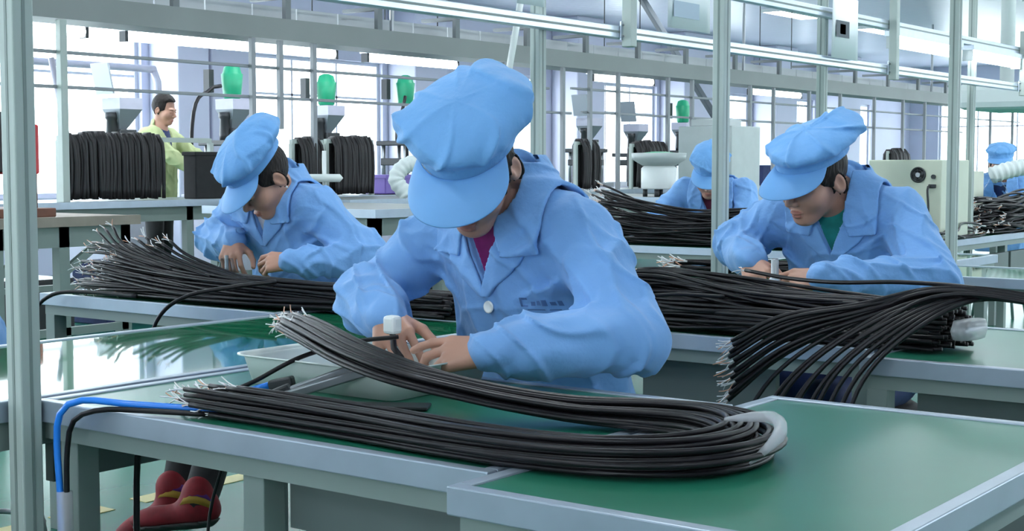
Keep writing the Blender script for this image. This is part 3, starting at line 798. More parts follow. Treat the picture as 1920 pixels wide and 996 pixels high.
    if cap:
        co = sdf_obj('cap', hd(lambda q: cap_sdf(q, puff, seed)), Hc - .24, Hc + .24, .0036 if res < .003 else .0055, M_CAP, root)
        a = CAP_TIP; nU, nV = 29, 9; Vv = []
        th0 = math.radians(68)
        for lay in (0, 1):
            for j in range(nV):
                t = j / (nV - 1)
                for i in range(nU):
                    u = -1 + 2 * i / (nU - 1); th = u * th0
                    ext = puff.get('visor', .078) * t * (max(math.cos(u * math.pi / 2), 0) ** .55 * .96 + .04 * (1 - abs(u)))
                    bx, by = (BAND_R[0] + .001) * math.sin(th), .014 - (BAND_R[1] + .001) * math.cos(th)
                    dx, dy = math.sin(th) * .75, -math.cos(th) * .3 - .72
                    z = .012 - ext * (.22 + .38 * u * u) - .25 * ext * t - .006 * u * u
                    x, y = bx + dx * ext * .85, by + dy * ext
                    z -= lay * (.0030)
                    # back out of the cap frame
                    c, s = math.cos(a), math.sin(a)
                    yy = c * y + s * z; zz = -s * y + c * z + CAP_Z
                    Vv.append(Hc + Rh @ (np.array((x, yy, zz)) * hs))
        Fc = []; L = nU * nV
        for j in range(nV - 1):
            for i in range(nU - 1):
                q_ = (j * nU + i, j * nU + i + 1, (j + 1) * nU + i + 1, (j + 1) * nU + i)
                Fc.append(q_); Fc.append(tuple(L + k for k in q_[::-1]))
        for i in range(nU - 1):
            for j in (0, nV - 1):
                q_ = (j * nU + i, j * nU + i + 1, L + j * nU + i + 1, L + j * nU + i); Fc.append(q_ if j else q_[::-1])
        for j in range(nV - 1):
            for i in (0, nU - 1):
                q_ = (j * nU + i, (j + 1) * nU + i, L + (j + 1) * nU + i, L + j * nU + i); Fc.append(q_ if not i else q_[::-1])
        vo = link('visor', mesh_from('visor', Vv, Fc, True), M_VISOR, co)
        vo.modifiers.new('sub', 'SUBSURF').levels = 1; vo.modifiers['sub'].render_levels = 1
    # ---- legs
    if legs:
        kn, an = [[loc(k) for k in legs[j]] for j in (0, 1)]
        hip = [np.array((-.09, 0, pz - .02)), np.array((.09, 0, pz - .02))]
        def tro(p):
            d = ell(p, (0, .03, pz + .0), (.17, .14, .12))
            for i in (0, 1):
                l = smin(cone(p, hip[i], kn[i], .088, .066), cone(p, kn[i], an[i], .064, .050), .03)
                d = smin(d, l - .004 * wob(p, 22, seed), .03)
            return d
        pp = np.array(hip + kn + an)
        sdf_obj('trousers', tro, pp.min(0) - .14, pp.max(0) + .14, .012, trouser, root)
        for i in (0, 1):
            fd = ld(unit(legs[2][i])); up = ld(unit(legs[3][i])) if len(legs) > 3 else np.array((0, 0, 1.))
            up = unit(up - fd * (up @ fd)); sd = np.cross(fd, up); M_ = np.stack([fd, sd, up], -1); hl = an[i] - up * .06 - fd * .05
            def sh(p, lowr=False):
                q = (p - hl) @ M_ / foot
                d = smin(ell(q, (.05, 0, .035), (.062, .040, .050)), ell(q, (.16, 0, .022), (.095, .046, .036)), .04)
                d = smin(d, cone(q, (.05, 0, .05), (.048, 0, .085), .042, .044), .03)
                return d * foot
            up_f = lambda p: smax(sh(p), -((p - hl) @ M_)[:, 2] + .006, .004)
            so_f = lambda p: np.maximum(np.maximum(sh(p) - .005, ((p - hl) @ M_)[:, 2] - .008), -((p - hl) @ M_)[:, 2] - .014)
            c0 = hl + fd * .1; so = sdf_obj('shoe', up_f, c0 - .22, c0 + .22, .007, shoe, root)
            sdf_obj('shoe_sole', so_f, c0 - .22, c0 + .22, .007, M_SOLE, so)
            if stockings:
                t = unit(kn[i] - an[i]); mb = MB()
                mb.tube([an[i] - t * .012, an[i] + t * .012], .054, 14); link('sock', mesh_from('sock', mb.V, mb.F, True), stockings[0], root)
                mb = MB(); mb.tube([an[i] - t * .030, an[i] - t * .012], .053, 14); link('sock', mesh_from('sock', mb.V, mb.F, True), stockings[1], root)
    return root

# ---- the five seated workers and the two people by the windows
person('worker with a large puffy blue cap bowed over the cable bundle on the foremost table',
       (-1.72, 2.46, 0), -4, (.016, -.185, 1.098), (.040, -.312, 1.146), (20, 38, 2),
       ((-1.846, 2.060, .862), (-1.534, 1.985, .826)),
       (((.70, -.55, -.42), (.05, -.62, .78), GRIP, TH_IN), ((-.93, -.30, -.10), (.10, -.62, .78), POINT, TH_FWD)),
       ((-2.005, 2.185, .880), (-1.392, 2.225, .838)),
       dict(c=(.004, .022, .056), r=(.126, .136, .054), visor=.088, lumps=[((.085, .075, .062), (.046, .05, .028), .04), ((-.112, .0, .055), (.030, .026, .022), .03)]), 1.0, M_MAGENTA,
       buttons=(.222,), vd=.180, hair=(-.052, -.040), logo=(.085, .885), cres=.0042, res=.0028,
       legs=(((-1.84, 2.05, .52), (-1.60, 2.05, .52)), ((-1.82, 2.10, .10), (-1.62, 2.10, .10)), ((0, -1, 0), (.1, -1, 0))))
person('worker with a pearl earring bent low over the left rear cable heap',
       (-3.49, 3.52, 0), 0, (0, -.15, 1.085), (.045, -.27, 1.108), (-20, 42, 4),
       ((-3.595, 3.255, .902), (-3.275, 3.215, .850)),
       (((.45, -.55, -.50), (.2, -.75, .65), GRIP, TH_IN), ((-.92, -.35, -.05), (.05, -.72, .70), PINCH, TH_FWD)),
       ((-3.80, 3.36, .90), (-3.135, 3.42, .845)),
       dict(c=(.0, .026, .056), r=(.130, .146, .064), lumps=[((.02, .115, .070), (.07, .05, .035), .04)], visor=.080), 2.3, M_PALESHIRT, earring=True,
       legs=(((-3.56, 3.10, .50), (-3.38, 3.08, .50)), ((-3.43, 2.86, .150), (-3.23, 2.78, .168)), ((-.55, -.72, -.42), (-.85, -.45, -.12)), ((0, 0, 1), (0, .1, 1))),
       shoe=M_RED, foot=1.06, stockings=(M_PURPLE, M_YELLOWS))
person('worker with a teal collar under the blue coat at the right middle table',
       (-1.70, 3.95, 0), 4, (0, -.155, 1.08), (-.035, -.280, 1.115), (-24, 20, 6),
       ((-1.872, 3.600, .888), (-1.575, 3.450, .862)),
       (((.60, -.60, -.45), (.1, -.7, .7), GRIP, TH_IN), ((-.92, -.32, -.12), (.05, -.70, .72), PINCH, TH_FWD)),
       ((-2.00, 3.77, .925), (-1.375, 3.69, .850)),
       dict(c=(.006, .030, .048), r=(.126, .148, .044), lumps=[((.03, .125, .042), (.06, .05, .026), .04)], visor=.084), 4.1, M_TEAL, buttons=(.252, .37),
       legs=(((-1.84, 3.55, .52), (-1.60, 3.50, .52)), ((-1.82, 3.60, .10), (-1.62, 3.58, .10)), ((0, -1, 0), (.1, -1, 0))), trouser=M_NAVY)
person('worker seen behind the tall far cable heap beside the post',
       (-3.93, 7.22, 0), 12, (0, -.15, 1.03), (.0, -.24, 1.10), (10, 30, 4),
       ((-4.05, 6.80, .84), (-3.78, 6.78, .84)),
       (((.6, -.6, -.4), (.1, -.7, .7), GRIP, TH_IN), ((-.9, -.3, -.1), (.05, -.7, .7), PINCH, TH_FWD)), (None, None),
       dict(c=(.0, .02, .060), r=(.114, .132, .066), visor=.075), 5.2, M_MAROON, res=.0046, cres=.007)
person('far worker half hidden by the pale flexible duct at right',
       (-3.62, 11.05, 0), 16, (0, -.12, 1.04), (.0, -.17, 1.165), (0, 6, 0),
       ((-3.75, 10.65, .84), (-3.48, 10.65, .84)),
       (((.6, -.6, -.4), (.1, -.7, .7), GRIP, TH_IN), ((-.9, -.3, -.1), (.05, -.7, .7), PINCH, TH_FWD)), (None, None),
       dict(c=(.0, .02, .056), r=(.112, .130, .050), visor=.06), 6.4, M_NAVY, res=.006, cres=.009)
person('worker at the left frame edge partly hidden by the nearest post',
       (-3.49, 2.16, 0), 0, (0, -.16, 1.055), (-.02, -.27, 1.125), (0, 40, 0),
       ((-3.57, 1.80, .86), (-3.33, 1.76, .85)),
       (((.6, -.6, -.4), (.1, -.7, .7), GRIP, TH_IN), ((-.9, -.3, -.1), (.05, -.7, .7), PINCH, TH_FWD)), (None, (-3.18, 2.01, .87)),
       dict(c=(.0, .02, .060), r=(.112, .130, .062)), 7.4, M_BLACK, res=.0046, cres=.007)
person('standing worker with short black hair in a yellow green shirt',
       (-9.72, 7.98, 0), 110, (0, -.02, 1.47), (0, -.06, 1.625), (0, 12, 0),
       ((-9.25, 8.10, 1.06), (-9.30, 8.35, 1.06)),
       (((.6, .6, -.3), (-.1, .1, 1), GRIP, TH_IN), ((.6, .6, -.3), (-.1, .1, 1), GRIP, TH_IN)), (None, None),
       None, 8.2, M_NAVY, S=((-.19, 0, 1.40), (.19, 0, 1.40)), hs=1.0, res=.006, cres=.010, cap=False, coat_m=M_YGREEN, standing=True, coat_cut=.80, girth=1.05,
       legs=(((-9.66, 7.88, .48), (-9.76, 8.06, .48)), ((-9.70, 7.88, .09), (-9.80, 8.06, .09)), ((.8, .6, 0), (.8, .6, 0))))
person('distant dark haired person in a lavender shirt near the far windows',
       (-10.6, 19.6, 0), 0, (0, -.02, 1.30), (0, -.03, 1.455), (180, 0, 0),
       ((-10.8, 19.2, 1.0), (-10.4, 19.2, 1.0)),
       (((0, -.8, -.3), (0, .1, 1), GRIP, TH_IN), ((0, -.8, -.3), (0, .1, 1), GRIP, TH_IN)), (None, None),
       None, 9.2, M_NAVY, S=((-.19, 0, 1.24), (.19, 0, 1.24)), hs=1.0, res=.010, cres=.014, cap=False, coat_m=M_LAV, standing=True, coat_cut=.70,
       legs=(((-10.7, 19.58, .44), (-10.5, 19.58, .44)), ((-10.7, 19.6, .09), (-10.5, 19.6, .09)), ((0, -1, 0), (0, -1, 0))))

# ---------------------------------------------------------------- cables
rnd = random.Random(11)
def tip_mesh(name, seed, L=.035, rw=.0011):
    r = random.Random(seed); mb = MB(); ids = []
    mats = [M_WIREW, M_WIRE, M_COPPER, M_WIREW]
    for k in range(4):
        a = r.uniform(0, 6.28); sp = r.uniform(.15, .5); l = L * r.uniform(.7, 1.1); P = []
        for i in range(4):
            u = i / 3; P.append((u * l, .0014 * math.cos(k * 1.57) + math.cos(a) * sp * l * u * u, .0014 * math.sin(k * 1.57) + math.sin(a) * sp * l * u * u))
        n0 = len(mb.F); mb.tube(P, rw, 5); ids += [k] * (len(mb.F) - n0)
    me = mesh_from(name, mb.V, mb.F, True)
    for m in mats: me.materials.append(m)
    me.polygons.foreach_set('material_index', ids)
    return me
TIPS = [tip_mesh('wire_end', s) for s in range(5)]
TIPS_FAR = [tip_mesh('wire_end', s, .05, .0022) for s in range(5, 9)]
def add_tip(parent, p, d, far=False):
    me = rnd.choice(TIPS_FAR if far else TIPS); o = bpy.data.objects.new('wire_end', me); COL.objects.link(o); o.parent = parent
    d = unit(d); a = np.array((0, 0, 1.)) if abs(d[2]) < .9 else np.array((1., 0, 0)); l = unit(np.cross(a, d)); u = np.cross(d, l)
    ang = rnd.uniform(0, 6.28); l2 = l * math.cos(ang) + u * math.sin(ang); u2 = np.cross(d, l2)
    M_ = Matrix([[d[i], l2[i], u2[i], (p - origin_of(parent))[i]] for i in range(3)] + [[0, 0, 0, 1]]); o.matrix_local = M_
def slots(n, asp):
    P = []
    for _ in range(n):
        best = None; bd = -1
        for _ in range(14):
            c = (rnd.uniform(-1, 1), rnd.uniform(0, 1))
            if c[1] > 1.08 - .55 * abs(c[0]) ** 2.5: continue
            d = min([((c[0] - q[0]) * asp) ** 2 + (c[1] - q[1]) ** 2 for q in P] or [9])
            if d > bd: best, bd = c, d
        P.append(best or c)
    return P
def bundle(label, ctrl, n, r, seg=48, sides=7, tips=(True, True), jit=(.03, .03), far=False, floor_z=.753, wander=.16, group='bundles of black cables', fan=0.0, name='cable_bundle'):
    """ctrl: x, y, z of the bundle's underside centre, half width, height"""
    C_ = np.array(ctrl, float); c0 = C_[:, :3].mean(0); c0[2] = floor_z
    t = thing(name, label, 'cable bundle', tuple(c0), group)
    D = spline(C_, 160); T = np.gradient(D[:, :3], axis=0); T[:, 2] = 0; T /= np.linalg.norm(T, axis=1)[:, None] + 1e-9
    Ls = np.stack([-T[:, 1], T[:, 0], 0 * T[:, 0]], -1)
    asp = 2 * C_[:, 3].mean() / max(C_[:, 4].mean(), .01)
    s = np.linspace(0, 1, 160)
    for (u, v) in slots(n, asp):
        a0 = rnd.uniform(0, jit[0]); a1 = 1 - rnd.uniform(0, jit[1])
        ph = [rnd.uniform(0, 6.28) for _ in range(4)]; fr = rnd.uniform(3, 8)
        uu = u + wander * np.sin(s * fr + ph[0]) + wander * .5 * np.sin(s * fr * 2.3 + ph[1]) - wander * math.sin(ph[0])
        vv = np.clip(v + wander * .8 * np.sin(s * fr * 1.2 + ph[2]), 0, 1.15)
        if fan: 
            e = np.clip((.22 - s) / .22, 0, 1) ** 1.6; uu = uu + e * fan * rnd.uniform(-1, 1); vv = vv + e * fan * rnd.uniform(-.1, .4)
        P = D[:, :3] + Ls * (D[:, 3] * uu)[:, None]; P[:, 2] += r + D[:, 4] * vv
        P[:, 2] = np.maximum(P[:, 2], floor_z + r)
        k = np.linspace(a0 * 159, a1 * 159, seg); P = np.stack([np.interp(k, np.arange(160), P[:, i]) for i in range(3)], -1)
        o = MB().tube(P, r, sides).build('cable', M_CABLE, t, True)
        if tips[0]: add_tip(o, P[0], P[0] - P[1], far)
        if tips[1]: add_tip(o, P[-1], P[-1] - P[-2], far)
    return t
def loose(label, P, r, n=40, m=M_CABLE, tips=(False, False), name='loose_cable', cat='cable', sides=8):
    P = spline(P, n); mb = MB().tube(P, r, sides); o = mb.alone(name, m, label, cat, smooth=True)
    for f, i, j in ((tips[0], 0, 1), (tips[1], -1, -2)):
        if f:
            w = add_tip(o, P[i], P[i] - P[j])
    return o
# the bent foreground bundle on the two nearest tables
b1 = bundle('bent loop of black cables lying across the two foreground tables',
       [(-1.985, 1.915, .845, .030, .030), (-1.80, 1.815, .838, .032, .030), (-1.62, 1.735, .822, .034, .028), (-1.47, 1.71, .803, .036, .026), (-1.36, 1.76, .778, .040, .026), (-1.25, 1.82, .760, .046, .028),
        (-1.13, 1.860, .754, .052, .036), (-1.02, 1.850, .755, .052, .040), (-.93, 1.790, .755, .052, .042), (-.895, 1.70, .755, .052, .042), (-.915, 1.605, .755, .052, .042), (-.99, 1.545, .755, .050, .040),
        (-1.10, 1.525, .755, .050, .036), (-1.25, 1.530, .754, .050, .034), (-1.42, 1.550, .753, .052, .034), (-1.60, 1.560, .753, .052, .034), (-1.83, 1.555, .753, .050, .036)],
       34, .0042, seg=90, sides=8, jit=(.07, .045), wander=.13)
mb = MB(); P = spline([(-.86, 1.66, .765), (-.838, 1.70, .80), (-.875, 1.75, .812), (-.93, 1.72, .808)], 12)
mb.tube(P, [.002, .005, .007, .009, .009, .009, .009, .009, .008, .007, .005, .002], 8); mb.build('plastic_wrap', M_WRAP, b1, True)
mb = MB().beam((-1.20, 1.675, .757), (-1.06, 1.70, .757), .035, .006); mb.alone('white_wipe', M_WHITE, 'crumpled pale strip lying inside the foreground cable loop', 'wipe', bevel=.002)
# rear left heap
b2 = bundle('large heap of black cables with stripped ends on the left rear table',
       [(-3.86, 2.90, .755, .10, .135), (-3.70, 2.885, .755, .105, .135), (-3.50, 2.87, .755, .10, .11), (-3.25, 2.86, .755, .10, .082), (-3.0, 2.87, .755, .10, .066), (-2.7, 2.90, .757, .09, .055), (-2.52, 2.92, .757, .085, .05), (-2.33, 2.92, .757, .08, .05)],
       120, .0050, seg=34, sides=6, tips=(True, False), jit=(.16, .03), wander=.11, fan=.10)
for k, (p0, p1, p2) in enumerate((((-3.73, 2.82, .945), (-3.60, 2.80, .892), (-3.35, 2.80, .843)), ((-3.52, 2.78, .918), (-3.40, 2.78, .878), (-3.18, 2.79, .833)), ((-3.40, 2.77, .912), (-3.28, 2.78, .872), (-3.05, 2.80, .825)))):
    for j in range(3):
        dz = .009 * j; dy = .012 * j
        P = spline([(p0[0] + .02 * j, p0[1] + dy, p0[2] + dz), (p1[0], p1[1] + dy, p1[2] + dz * .8), (p2[0], p2[1] + dy, p2[2])], 22)
        o = MB().tube(P, .0048, 7).build('cable', M_CABLE, b2, True); add_tip(o, P[0], P[0] - P[1])
loose('loose black cable hanging over the left end of the rear heap table', [(-3.45, 2.74, .765), (-3.66, 2.715, .768), (-3.78, 2.68, .755), (-3.84, 2.655, .69), (-3.85, 2.65, .55), (-3.85, 2.66, .40)], .0062)
loose('loose black cable arching off the rear heap behind the centre table', [(-2.92, 2.80, .83), (-3.02, 2.73, .815), (-3.14, 2.66, .785), (-3.22, 2.63, .72), (-3.26, 2.62, .60)], .0060)
# right middle heap
b3 = bundle('long heap of black cables in front of the right worker',
       [(-2.03, 3.14, .757, .10, .115), (-1.85, 3.13, .756, .10, .125), (-1.65, 3.10, .756, .105, .115), (-1.45, 3.08, .756, .105, .10), (-1.28, 3.07, .756, .10, .092), (-1.08, 3.05, .756, .085, .085)],
       115, .0050, seg=34, sides=6, tips=(True, False), jit=(.07, .03), wander=.10, fan=.10)
mb = MB(); mb.lathe([(.01, -.02), (.045, -.018), (.052, .0), (.045, .02), (.01, .022)], (-1.06, 3.05, .80), 14, .6, 1.5); mb.build('plastic_wrap', M_WRAP, b3, True)
b4 = thing('cable_bundle', 'fan of black cables drooping over the right table front', 'cable bundle', (-1.2, 2.9, .753), 'bundles of black cables')
for k in range(22):
    a = k / 21; j = rnd.uniform(-1, 1)
    st = np.array((-.58, 2.99 + .05 * j, .83 + .03 * rnd.random())); m1 = np.array((-.86, 2.95 + .04 * j, .872 + .012 * rnd.random())); m2 = np.array((-1.06 + .02 * j, 2.91 + .03 * j, .888 + .012 * rnd.random()))
    if k < 12:
        e = np.array((-1.455 + .012 * j, 2.715 + .02 * rnd.random(), .655 + .125 * (k / 11) + .006 * j)); m3 = np.array((-1.20 - .03 * a + .02 * j, 2.82, .862 - .03 * (1 - k / 11)))
        m4 = m3 * .42 + e * .58 + (0, 0, .022)
    else:
        w = (k - 12) / 9; e = np.array((-1.47 + .26 * w, 2.68, .48 + .03 * j)); m2 = m2 + (.03 + .05 * w, 0, -.008); m1 = m1 + (.05, 0, -.012); m3 = np.array((-1.19 + .13 * w, 2.82 - .02 * w, .838)); m4 = m3 * .48 + e * .52 + (-.03, 0, .05)
    P = spline([st, m1, m2, m3, m4, e], 44); o = MB().tube(P, .0048, 7).build('cable', M_CABLE, b4, True); add_tip(o, P[-1], P[-1] - P[-2])
loose('single black cable running level over the right cable heap', [(-1.66, 3.17, .895), (-1.52, 3.12, .885), (-1.36, 3.04, .888), (-1.18, 2.99, .90), (-1.0, 2.97, .895), (-.82, 2.97, .865), (-.6, 2.97, .835)], .0048, tips=(True, False))
loose('loose black cable curling off the left end of the right heap', [(-1.62, 2.99, .845), (-1.75, 2.965, .845), (-1.86, 2.94, .825), (-1.945, 2.93, .775), (-1.975, 2.925, .70), (-1.98, 2.93, .55)], .0050)
b5 = bundle('tall heap of black cables hiding the far worker beside the post', [(-4.25, 6.42, .755, .13, .26), (-4.0, 6.40, .755, .13, .205), (-3.7, 6.40, .755, .13, .165), (-3.4, 6.40, .755, .13, .165), (-3.1, 6.42, .755, .12, .17), (-2.88, 6.44, .757, .11, .17)],
       85, .0062, seg=26, sides=6, far=True, jit=(.08, .05), wander=.12, fan=.15)
t = bundle('thin bundle of cut cables on the centre table beyond the central worker', [(-2.74, 4.62, .754, .05, .05), (-2.62, 4.72, .754, .05, .04), (-2.50, 4.85, .754, .05, .035), (-2.35, 5.0, .754, .05, .03)], 18, .005, seg=14, sides=6, far=True, jit=(.15, .1))
b6 = bundle('dark heap of cables on the far drawer bench at right edge', [(-2.95, 8.35, .755, .15, .17), (-2.90, 8.75, .755, .15, .20), (-2.88, 9.2, .755, .14, .22), (-2.86, 9.8, .755, .13, .22)], 70, .0075, seg=18, sides=6, far=True, jit=(.25, .05), wander=.15, fan=.3)
bundle('low scatter of cables in front of the cream machine', [(-3.02, 7.05, .755, .14, .04), (-2.9, 7.3, .755, .14, .06), (-2.85, 7.7, .755, .09, .07), (-2.82, 8.1, .755, .08, .06)], 26, .0065, seg=14, sides=6, far=True, jit=(.4, .3), wander=.4)
bundle('small stack of black cables at the left frame edge', [(-3.3, 1.62, .755, .08, .06), (-3.05, 1.66, .755, .08, .07), (-2.88, 1.72, .757, .08, .07)], 26, .005, seg=12, sides=6, jit=(.05, .08))
# hanging power lines at the front left corner of the foreground table
loose('blue plastic hose hanging over the left end of the foreground table', [(-1.74, 1.535, .762), (-1.80, 1.51, .764), (-1.87, 1.468, .768), (-1.955, 1.438, .770), (-1.992, 1.425, .748), (-2.004, 1.425, .70), (-2.002, 1.428, .60), (-2.0, 1.43, .40), (-2.0, 1.43, .02)], .0058, m=M_BLUEHOSE, name='blue_hose', cat='hose')
loose('black cord hanging beside the blue hose at left', [(-1.74, 1.518, .758), (-1.83, 1.475, .760), (-1.91, 1.445, .758), (-1.965, 1.432, .738), (-1.983, 1.430, .69), (-1.990, 1.432, .60), (-1.990, 1.435, .40), (-1.988, 1.435, .02)], .0046, name='power_cord', cat='cord')
MB().tube([(-1.996, 1.432, .615), (-1.996, 1.432, .45)], .013, 12).alone('plastic_sleeve', M_WRAP, 'clear plastic tape sleeve around blue hose and black cord', 'sleeve', smooth=True)
loose('black cord dangling behind the foreground table legs', [(-1.72, 1.62, .66), (-1.735, 1.63, .55), (-1.76, 1.64, .35), (-1.79, 1.66, .02)], .006, name='power_cord', cat='cord')
loose('thin pale frayed cord dangling in front of the red shoes', [(-1.80, 1.60, .655), (-1.83, 1.60, .58), (-1.845, 1.60, .50)], .0028, tips=(False, True), name='frayed_cable', cat='cord')
loose('black cord under the left end of the foreground table', [(-2.09, 1.66, .66), (-2.10, 1.66, .55), (-2.09, 1.66, .40), (-2.03, 1.68, .02)], .006, name='power_cord', cat='cord')

# ---------------------------------------------------------------- things on the foreground table
t = thing('plastic_tray', 'milky white plastic tray on the foreground table behind the cables', 'tray', (-1.8, 1.93, .751))
def rrect(x0, x1, y0, y1, r, n=5):
    P = []
    for cx, cy, a0 in ((x1 - r, y1 - r, 0), (x0 + r, y1 - r, 90), (x0 + r, y0 + r, 180), (x1 - r, y0 + r, 270)):
        for k in range(n + 1): a = math.radians(a0 + 90 * k / n); P.append((cx + r * math.cos(a), cy + r * math.sin(a)))
    return P
rings = []
for (d, z) in ((-.016, .7512), (-.003, .800), (0, .806), (.010, .808), (.010, .805), (-.001, .803), (-.007, .797), (-.019, .7555)):
    rings.append([(x, y, z) for x, y in rrect(-1.985 - d, -1.60 + d, 1.80 - d, 2.085 + d, .03 + max(d, -.01))])
mb = MB(); V = [p for r_ in rings for p in r_]; n = len(rings[0])
F = [(i * n + j, i * n + (j + 1) % n, (i + 1) * n + (j + 1) % n, (i + 1) * n + j) for i in range(len(rings) - 1) for j in range(n)] + [tuple(range(n - 1, -1, -1)), tuple(range((len(rings) - 1) * n, len(rings) * n))]
mb.add(V, F); mb.build('tray_shell', M_TRAYP, t, True)
t = thing('crimping_pliers', 'dull steel pliers leaning on the tray with long handles', 'pliers', (-1.72, 1.76, .753))
MB().beam((-1.775, 1.715, .762), (-1.655, 1.835, .822), .012, .016).build('handle', M_STEEL, t, bevel=.003)
MB().beam((-1.762, 1.700, .760), (-1.632, 1.825, .812), .012, .016).build('handle', M_STEEL, t, bevel=.003)
MB().beam((-1.795, 1.700, .756), (-1.762, 1.720, .772), .024, .020).build('plier_head', M_DARK, t, bevel=.004)
MB().beam((-1.812, 1.690, .7565), (-1.790, 1.702, .760), .010, .008).build('jaw', M_STEEL, t, bevel=.002)
t = thing('air_nozzle', 'small black nozzle with blue tip beside the pliers', 'nozzle', (-1.83, 1.745, .753))
MB().beam((-1.835, 1.742, .768), (-1.795, 1.760, .778), .022, .018).build('nozzle_body', M_DARK, t, bevel=.004)
MB().tube([(-1.872, 1.722, .760), (-1.836, 1.741, .768)], [.003, .007], 10).build('blue_tip', M_BLUEHOSE, t, True)
loose('thin dark tube running across the white tray to the nozzle', [(-1.885, 1.69, .757), (-1.86, 1.73, .775), (-1.82, 1.80, .812), (-1.77, 1.88, .835), (-1.72, 1.95, .842)], .0042, name='thin_tube', cat='tube')
MB().beam((-1.70, 1.69, .7545), (-1.52, 1.80, .7545), .05, .006).alone('black_file', M_DARK, 'flat black strip lying right of the pliers', 'strip', bevel=.002)
t = thing('white_connector', 'white plug held up in the central worker left-image hand', 'plug', (-1.765, 2.0, .835))
MB().cbox((-1.765, 1.985, .858), (.028, .026, .034)).build('plug_body', M_WHITE, t, bevel=.006)
MB().tube([(-1.765, 1.985, .842), (-1.757, 1.980, .815), (-1.73, 1.97, .80)], .006, 10).build('plug_cable', M_CABLE, t, True)
t = thing('metal_connector', 'upright metal connector between the right worker hands', 'connector', (-1.70, 3.41, .82))
MB().lathe([(.008, 0), (.012, .004), (.012, .035), (.010, .038), (.010, .075), (.007, .078)], (-1.70, 3.41, .832), 16).build('connector_body', M_STEEL, t, True)
MB().lathe([(.0135, .012), (.0145, .014), (.0145, .024), (.0135, .026)], (-1.70, 3.41, .832), 16).build('connector_ring', M_ALU, t, True)
MB().tube([(-1.70, 3.41, .835), (-1.72, 3.40, .812), (-1.80, 3.38, .80)], .006, 8).build('connector_cable', M_CABLE, t, True)
t = thing('clear_fixture', 'clear plastic fixture under the earring worker hands', 'fixture', (-3.50, 3.14, .755))
MB().lathe([(.045, 0), (.050, .004), (.042, .05), (.030, .06), (.020, .10)], (-3.50, 3.14, .755), 18).build('fixture_body', M_JAR, t, True)
MB().tube([(-3.50, 3.14, .76), (-3.50, 3.14, .865)], .006, 8).build('pin', M_STEEL, t, True)

# ---------------------------------------------------------------- second line by the windows
XT = -8.5
tr = thing('cable_tray', 'long grey overhead cable tray crossing the whole hall', 'cable tray', (XT, 14, 2.16))
MB().box((XT - .02, 1.0, 2.165), (XT + .02, 30, 2.335)).build('tray_side', M_TRAYM, tr)
MB().box((XT - .34, 1.0, 2.165), (XT - .02, 30, 2.18)).build('tray_floor', M_TRAYM, tr)
for k in range(56):
    y = 1.2 + .5 * k
    MB().box((XT - .30 - .006 * (k % 2), y, 2.18), (XT - .285, y + .485, 2.47)).build('corrugated_sheet', M_CORR, tr)
for y in (1.6, 2.7, 3.8, 4.9, 6.0, 7.15, 8.3, 9.4, 10.47, 11.58, 12.62, 13.65, 14.7, 15.9, 17.1, 18.3, 19.5, 20.7, 21.9, 23.1, 24.3, 25.5, 26.7):
    b = MB().box((XT - .02, y - .03, 2.335), (XT + .02, y + .03, 2.53)); b.box((XT - .40, y - .03, 2.50), (XT - .02, y + .03, 2.53)); b.build('bracket', M_BRKT, tr)
for y in (3.2, 9.8, 16.5, 23): MB().tube([(XT - .2, y, 2.18), (XT - .2, y, 3.45)], .02, 8).build('hanger_rod', M_STEEL, tr)
MB().tube([(XT + .0, 1.0, 2.545), (XT + .0, 30, 2.545)], .008, 6).build('wire', M_DARK, tr)
# upright posts, rails and lamps of that line
UP_LABELS = ['pale upright at far left beside the wide black skein', 'grey upright behind the left worker cap', 'short hanging upright ending above the left worker cap', 'grey upright right of the left worker cap', 'grey upright directly right of the central cap behind the tall post', 'grey upright next to the slanted white tube', 'grey upright in front of the first far window', 'grey upright at the centre of the first far window', 'grey upright beside the green bucket machine near the bowl feeder', 'grey upright just left of the tall middle post']
for k, (y, top, bot) in enumerate(((6.15, 2.16, .9), (7.92, 2.16, .9), (8.22, 2.16, 1.45), (8.6, 2.16, .9), (11.2, 2.16, .9), (12.2, 2.16, .9), (12.7, 2.16, .9), (13.25, 2.16, .9), (14.3, 2.16, .9), (14.85, 2.16, .9), (16.3, 2.16, .9), (16.95, 2.16, 1.1), (18.0, 2.16, .9), (19.0, 2.16, .9), (20.2, 2.16, .9), (21.3, 2.16, .9), (22.2, 2.16, .9), (23.4, 2.16, 1.3), (24.2, 2.16, .9), (25.3, 2.16, .9), (26.5, 2.16, .9), (28.0, 2.16, .9))):
    r = .028 if k == 0 else .021
    MB().box((XT - r, y - r, bot), (XT + r, y + r, top)).alone('frame_upright', M_POST if k == 0 else M_UPRIGHT, UP_LABELS[k] if k < len(UP_LABELS) else ('first', 'second', 'third', 'fourth', 'fifth', 'sixth', 'seventh', 'eighth', 'ninth', 'tenth', 'eleventh', 'twelfth')[k - 10] + ' slim grey upright counting rightwards from the tall middle post', 'post', 'uprights under the cable tray', bevel=.004)
for z, y0, y1, lab in ((1.94, 3.5, 12.0, 'higher thin rail across the bright left windows'), (1.70, 3.5, 12.4, 'lower thin rail across the bright left windows'), (1.96, 12.4, 27, 'higher thin rail across the far windows'), (1.72, 12.6, 24, 'lower thin rail across the far windows')):
    MB().box((XT - .05, y0, z - .012), (XT - .0205, y1, z + .012)).alone('frame_rail', M_UPRIGHT, lab, 'rail', 'rails of the far line', bevel=.004)
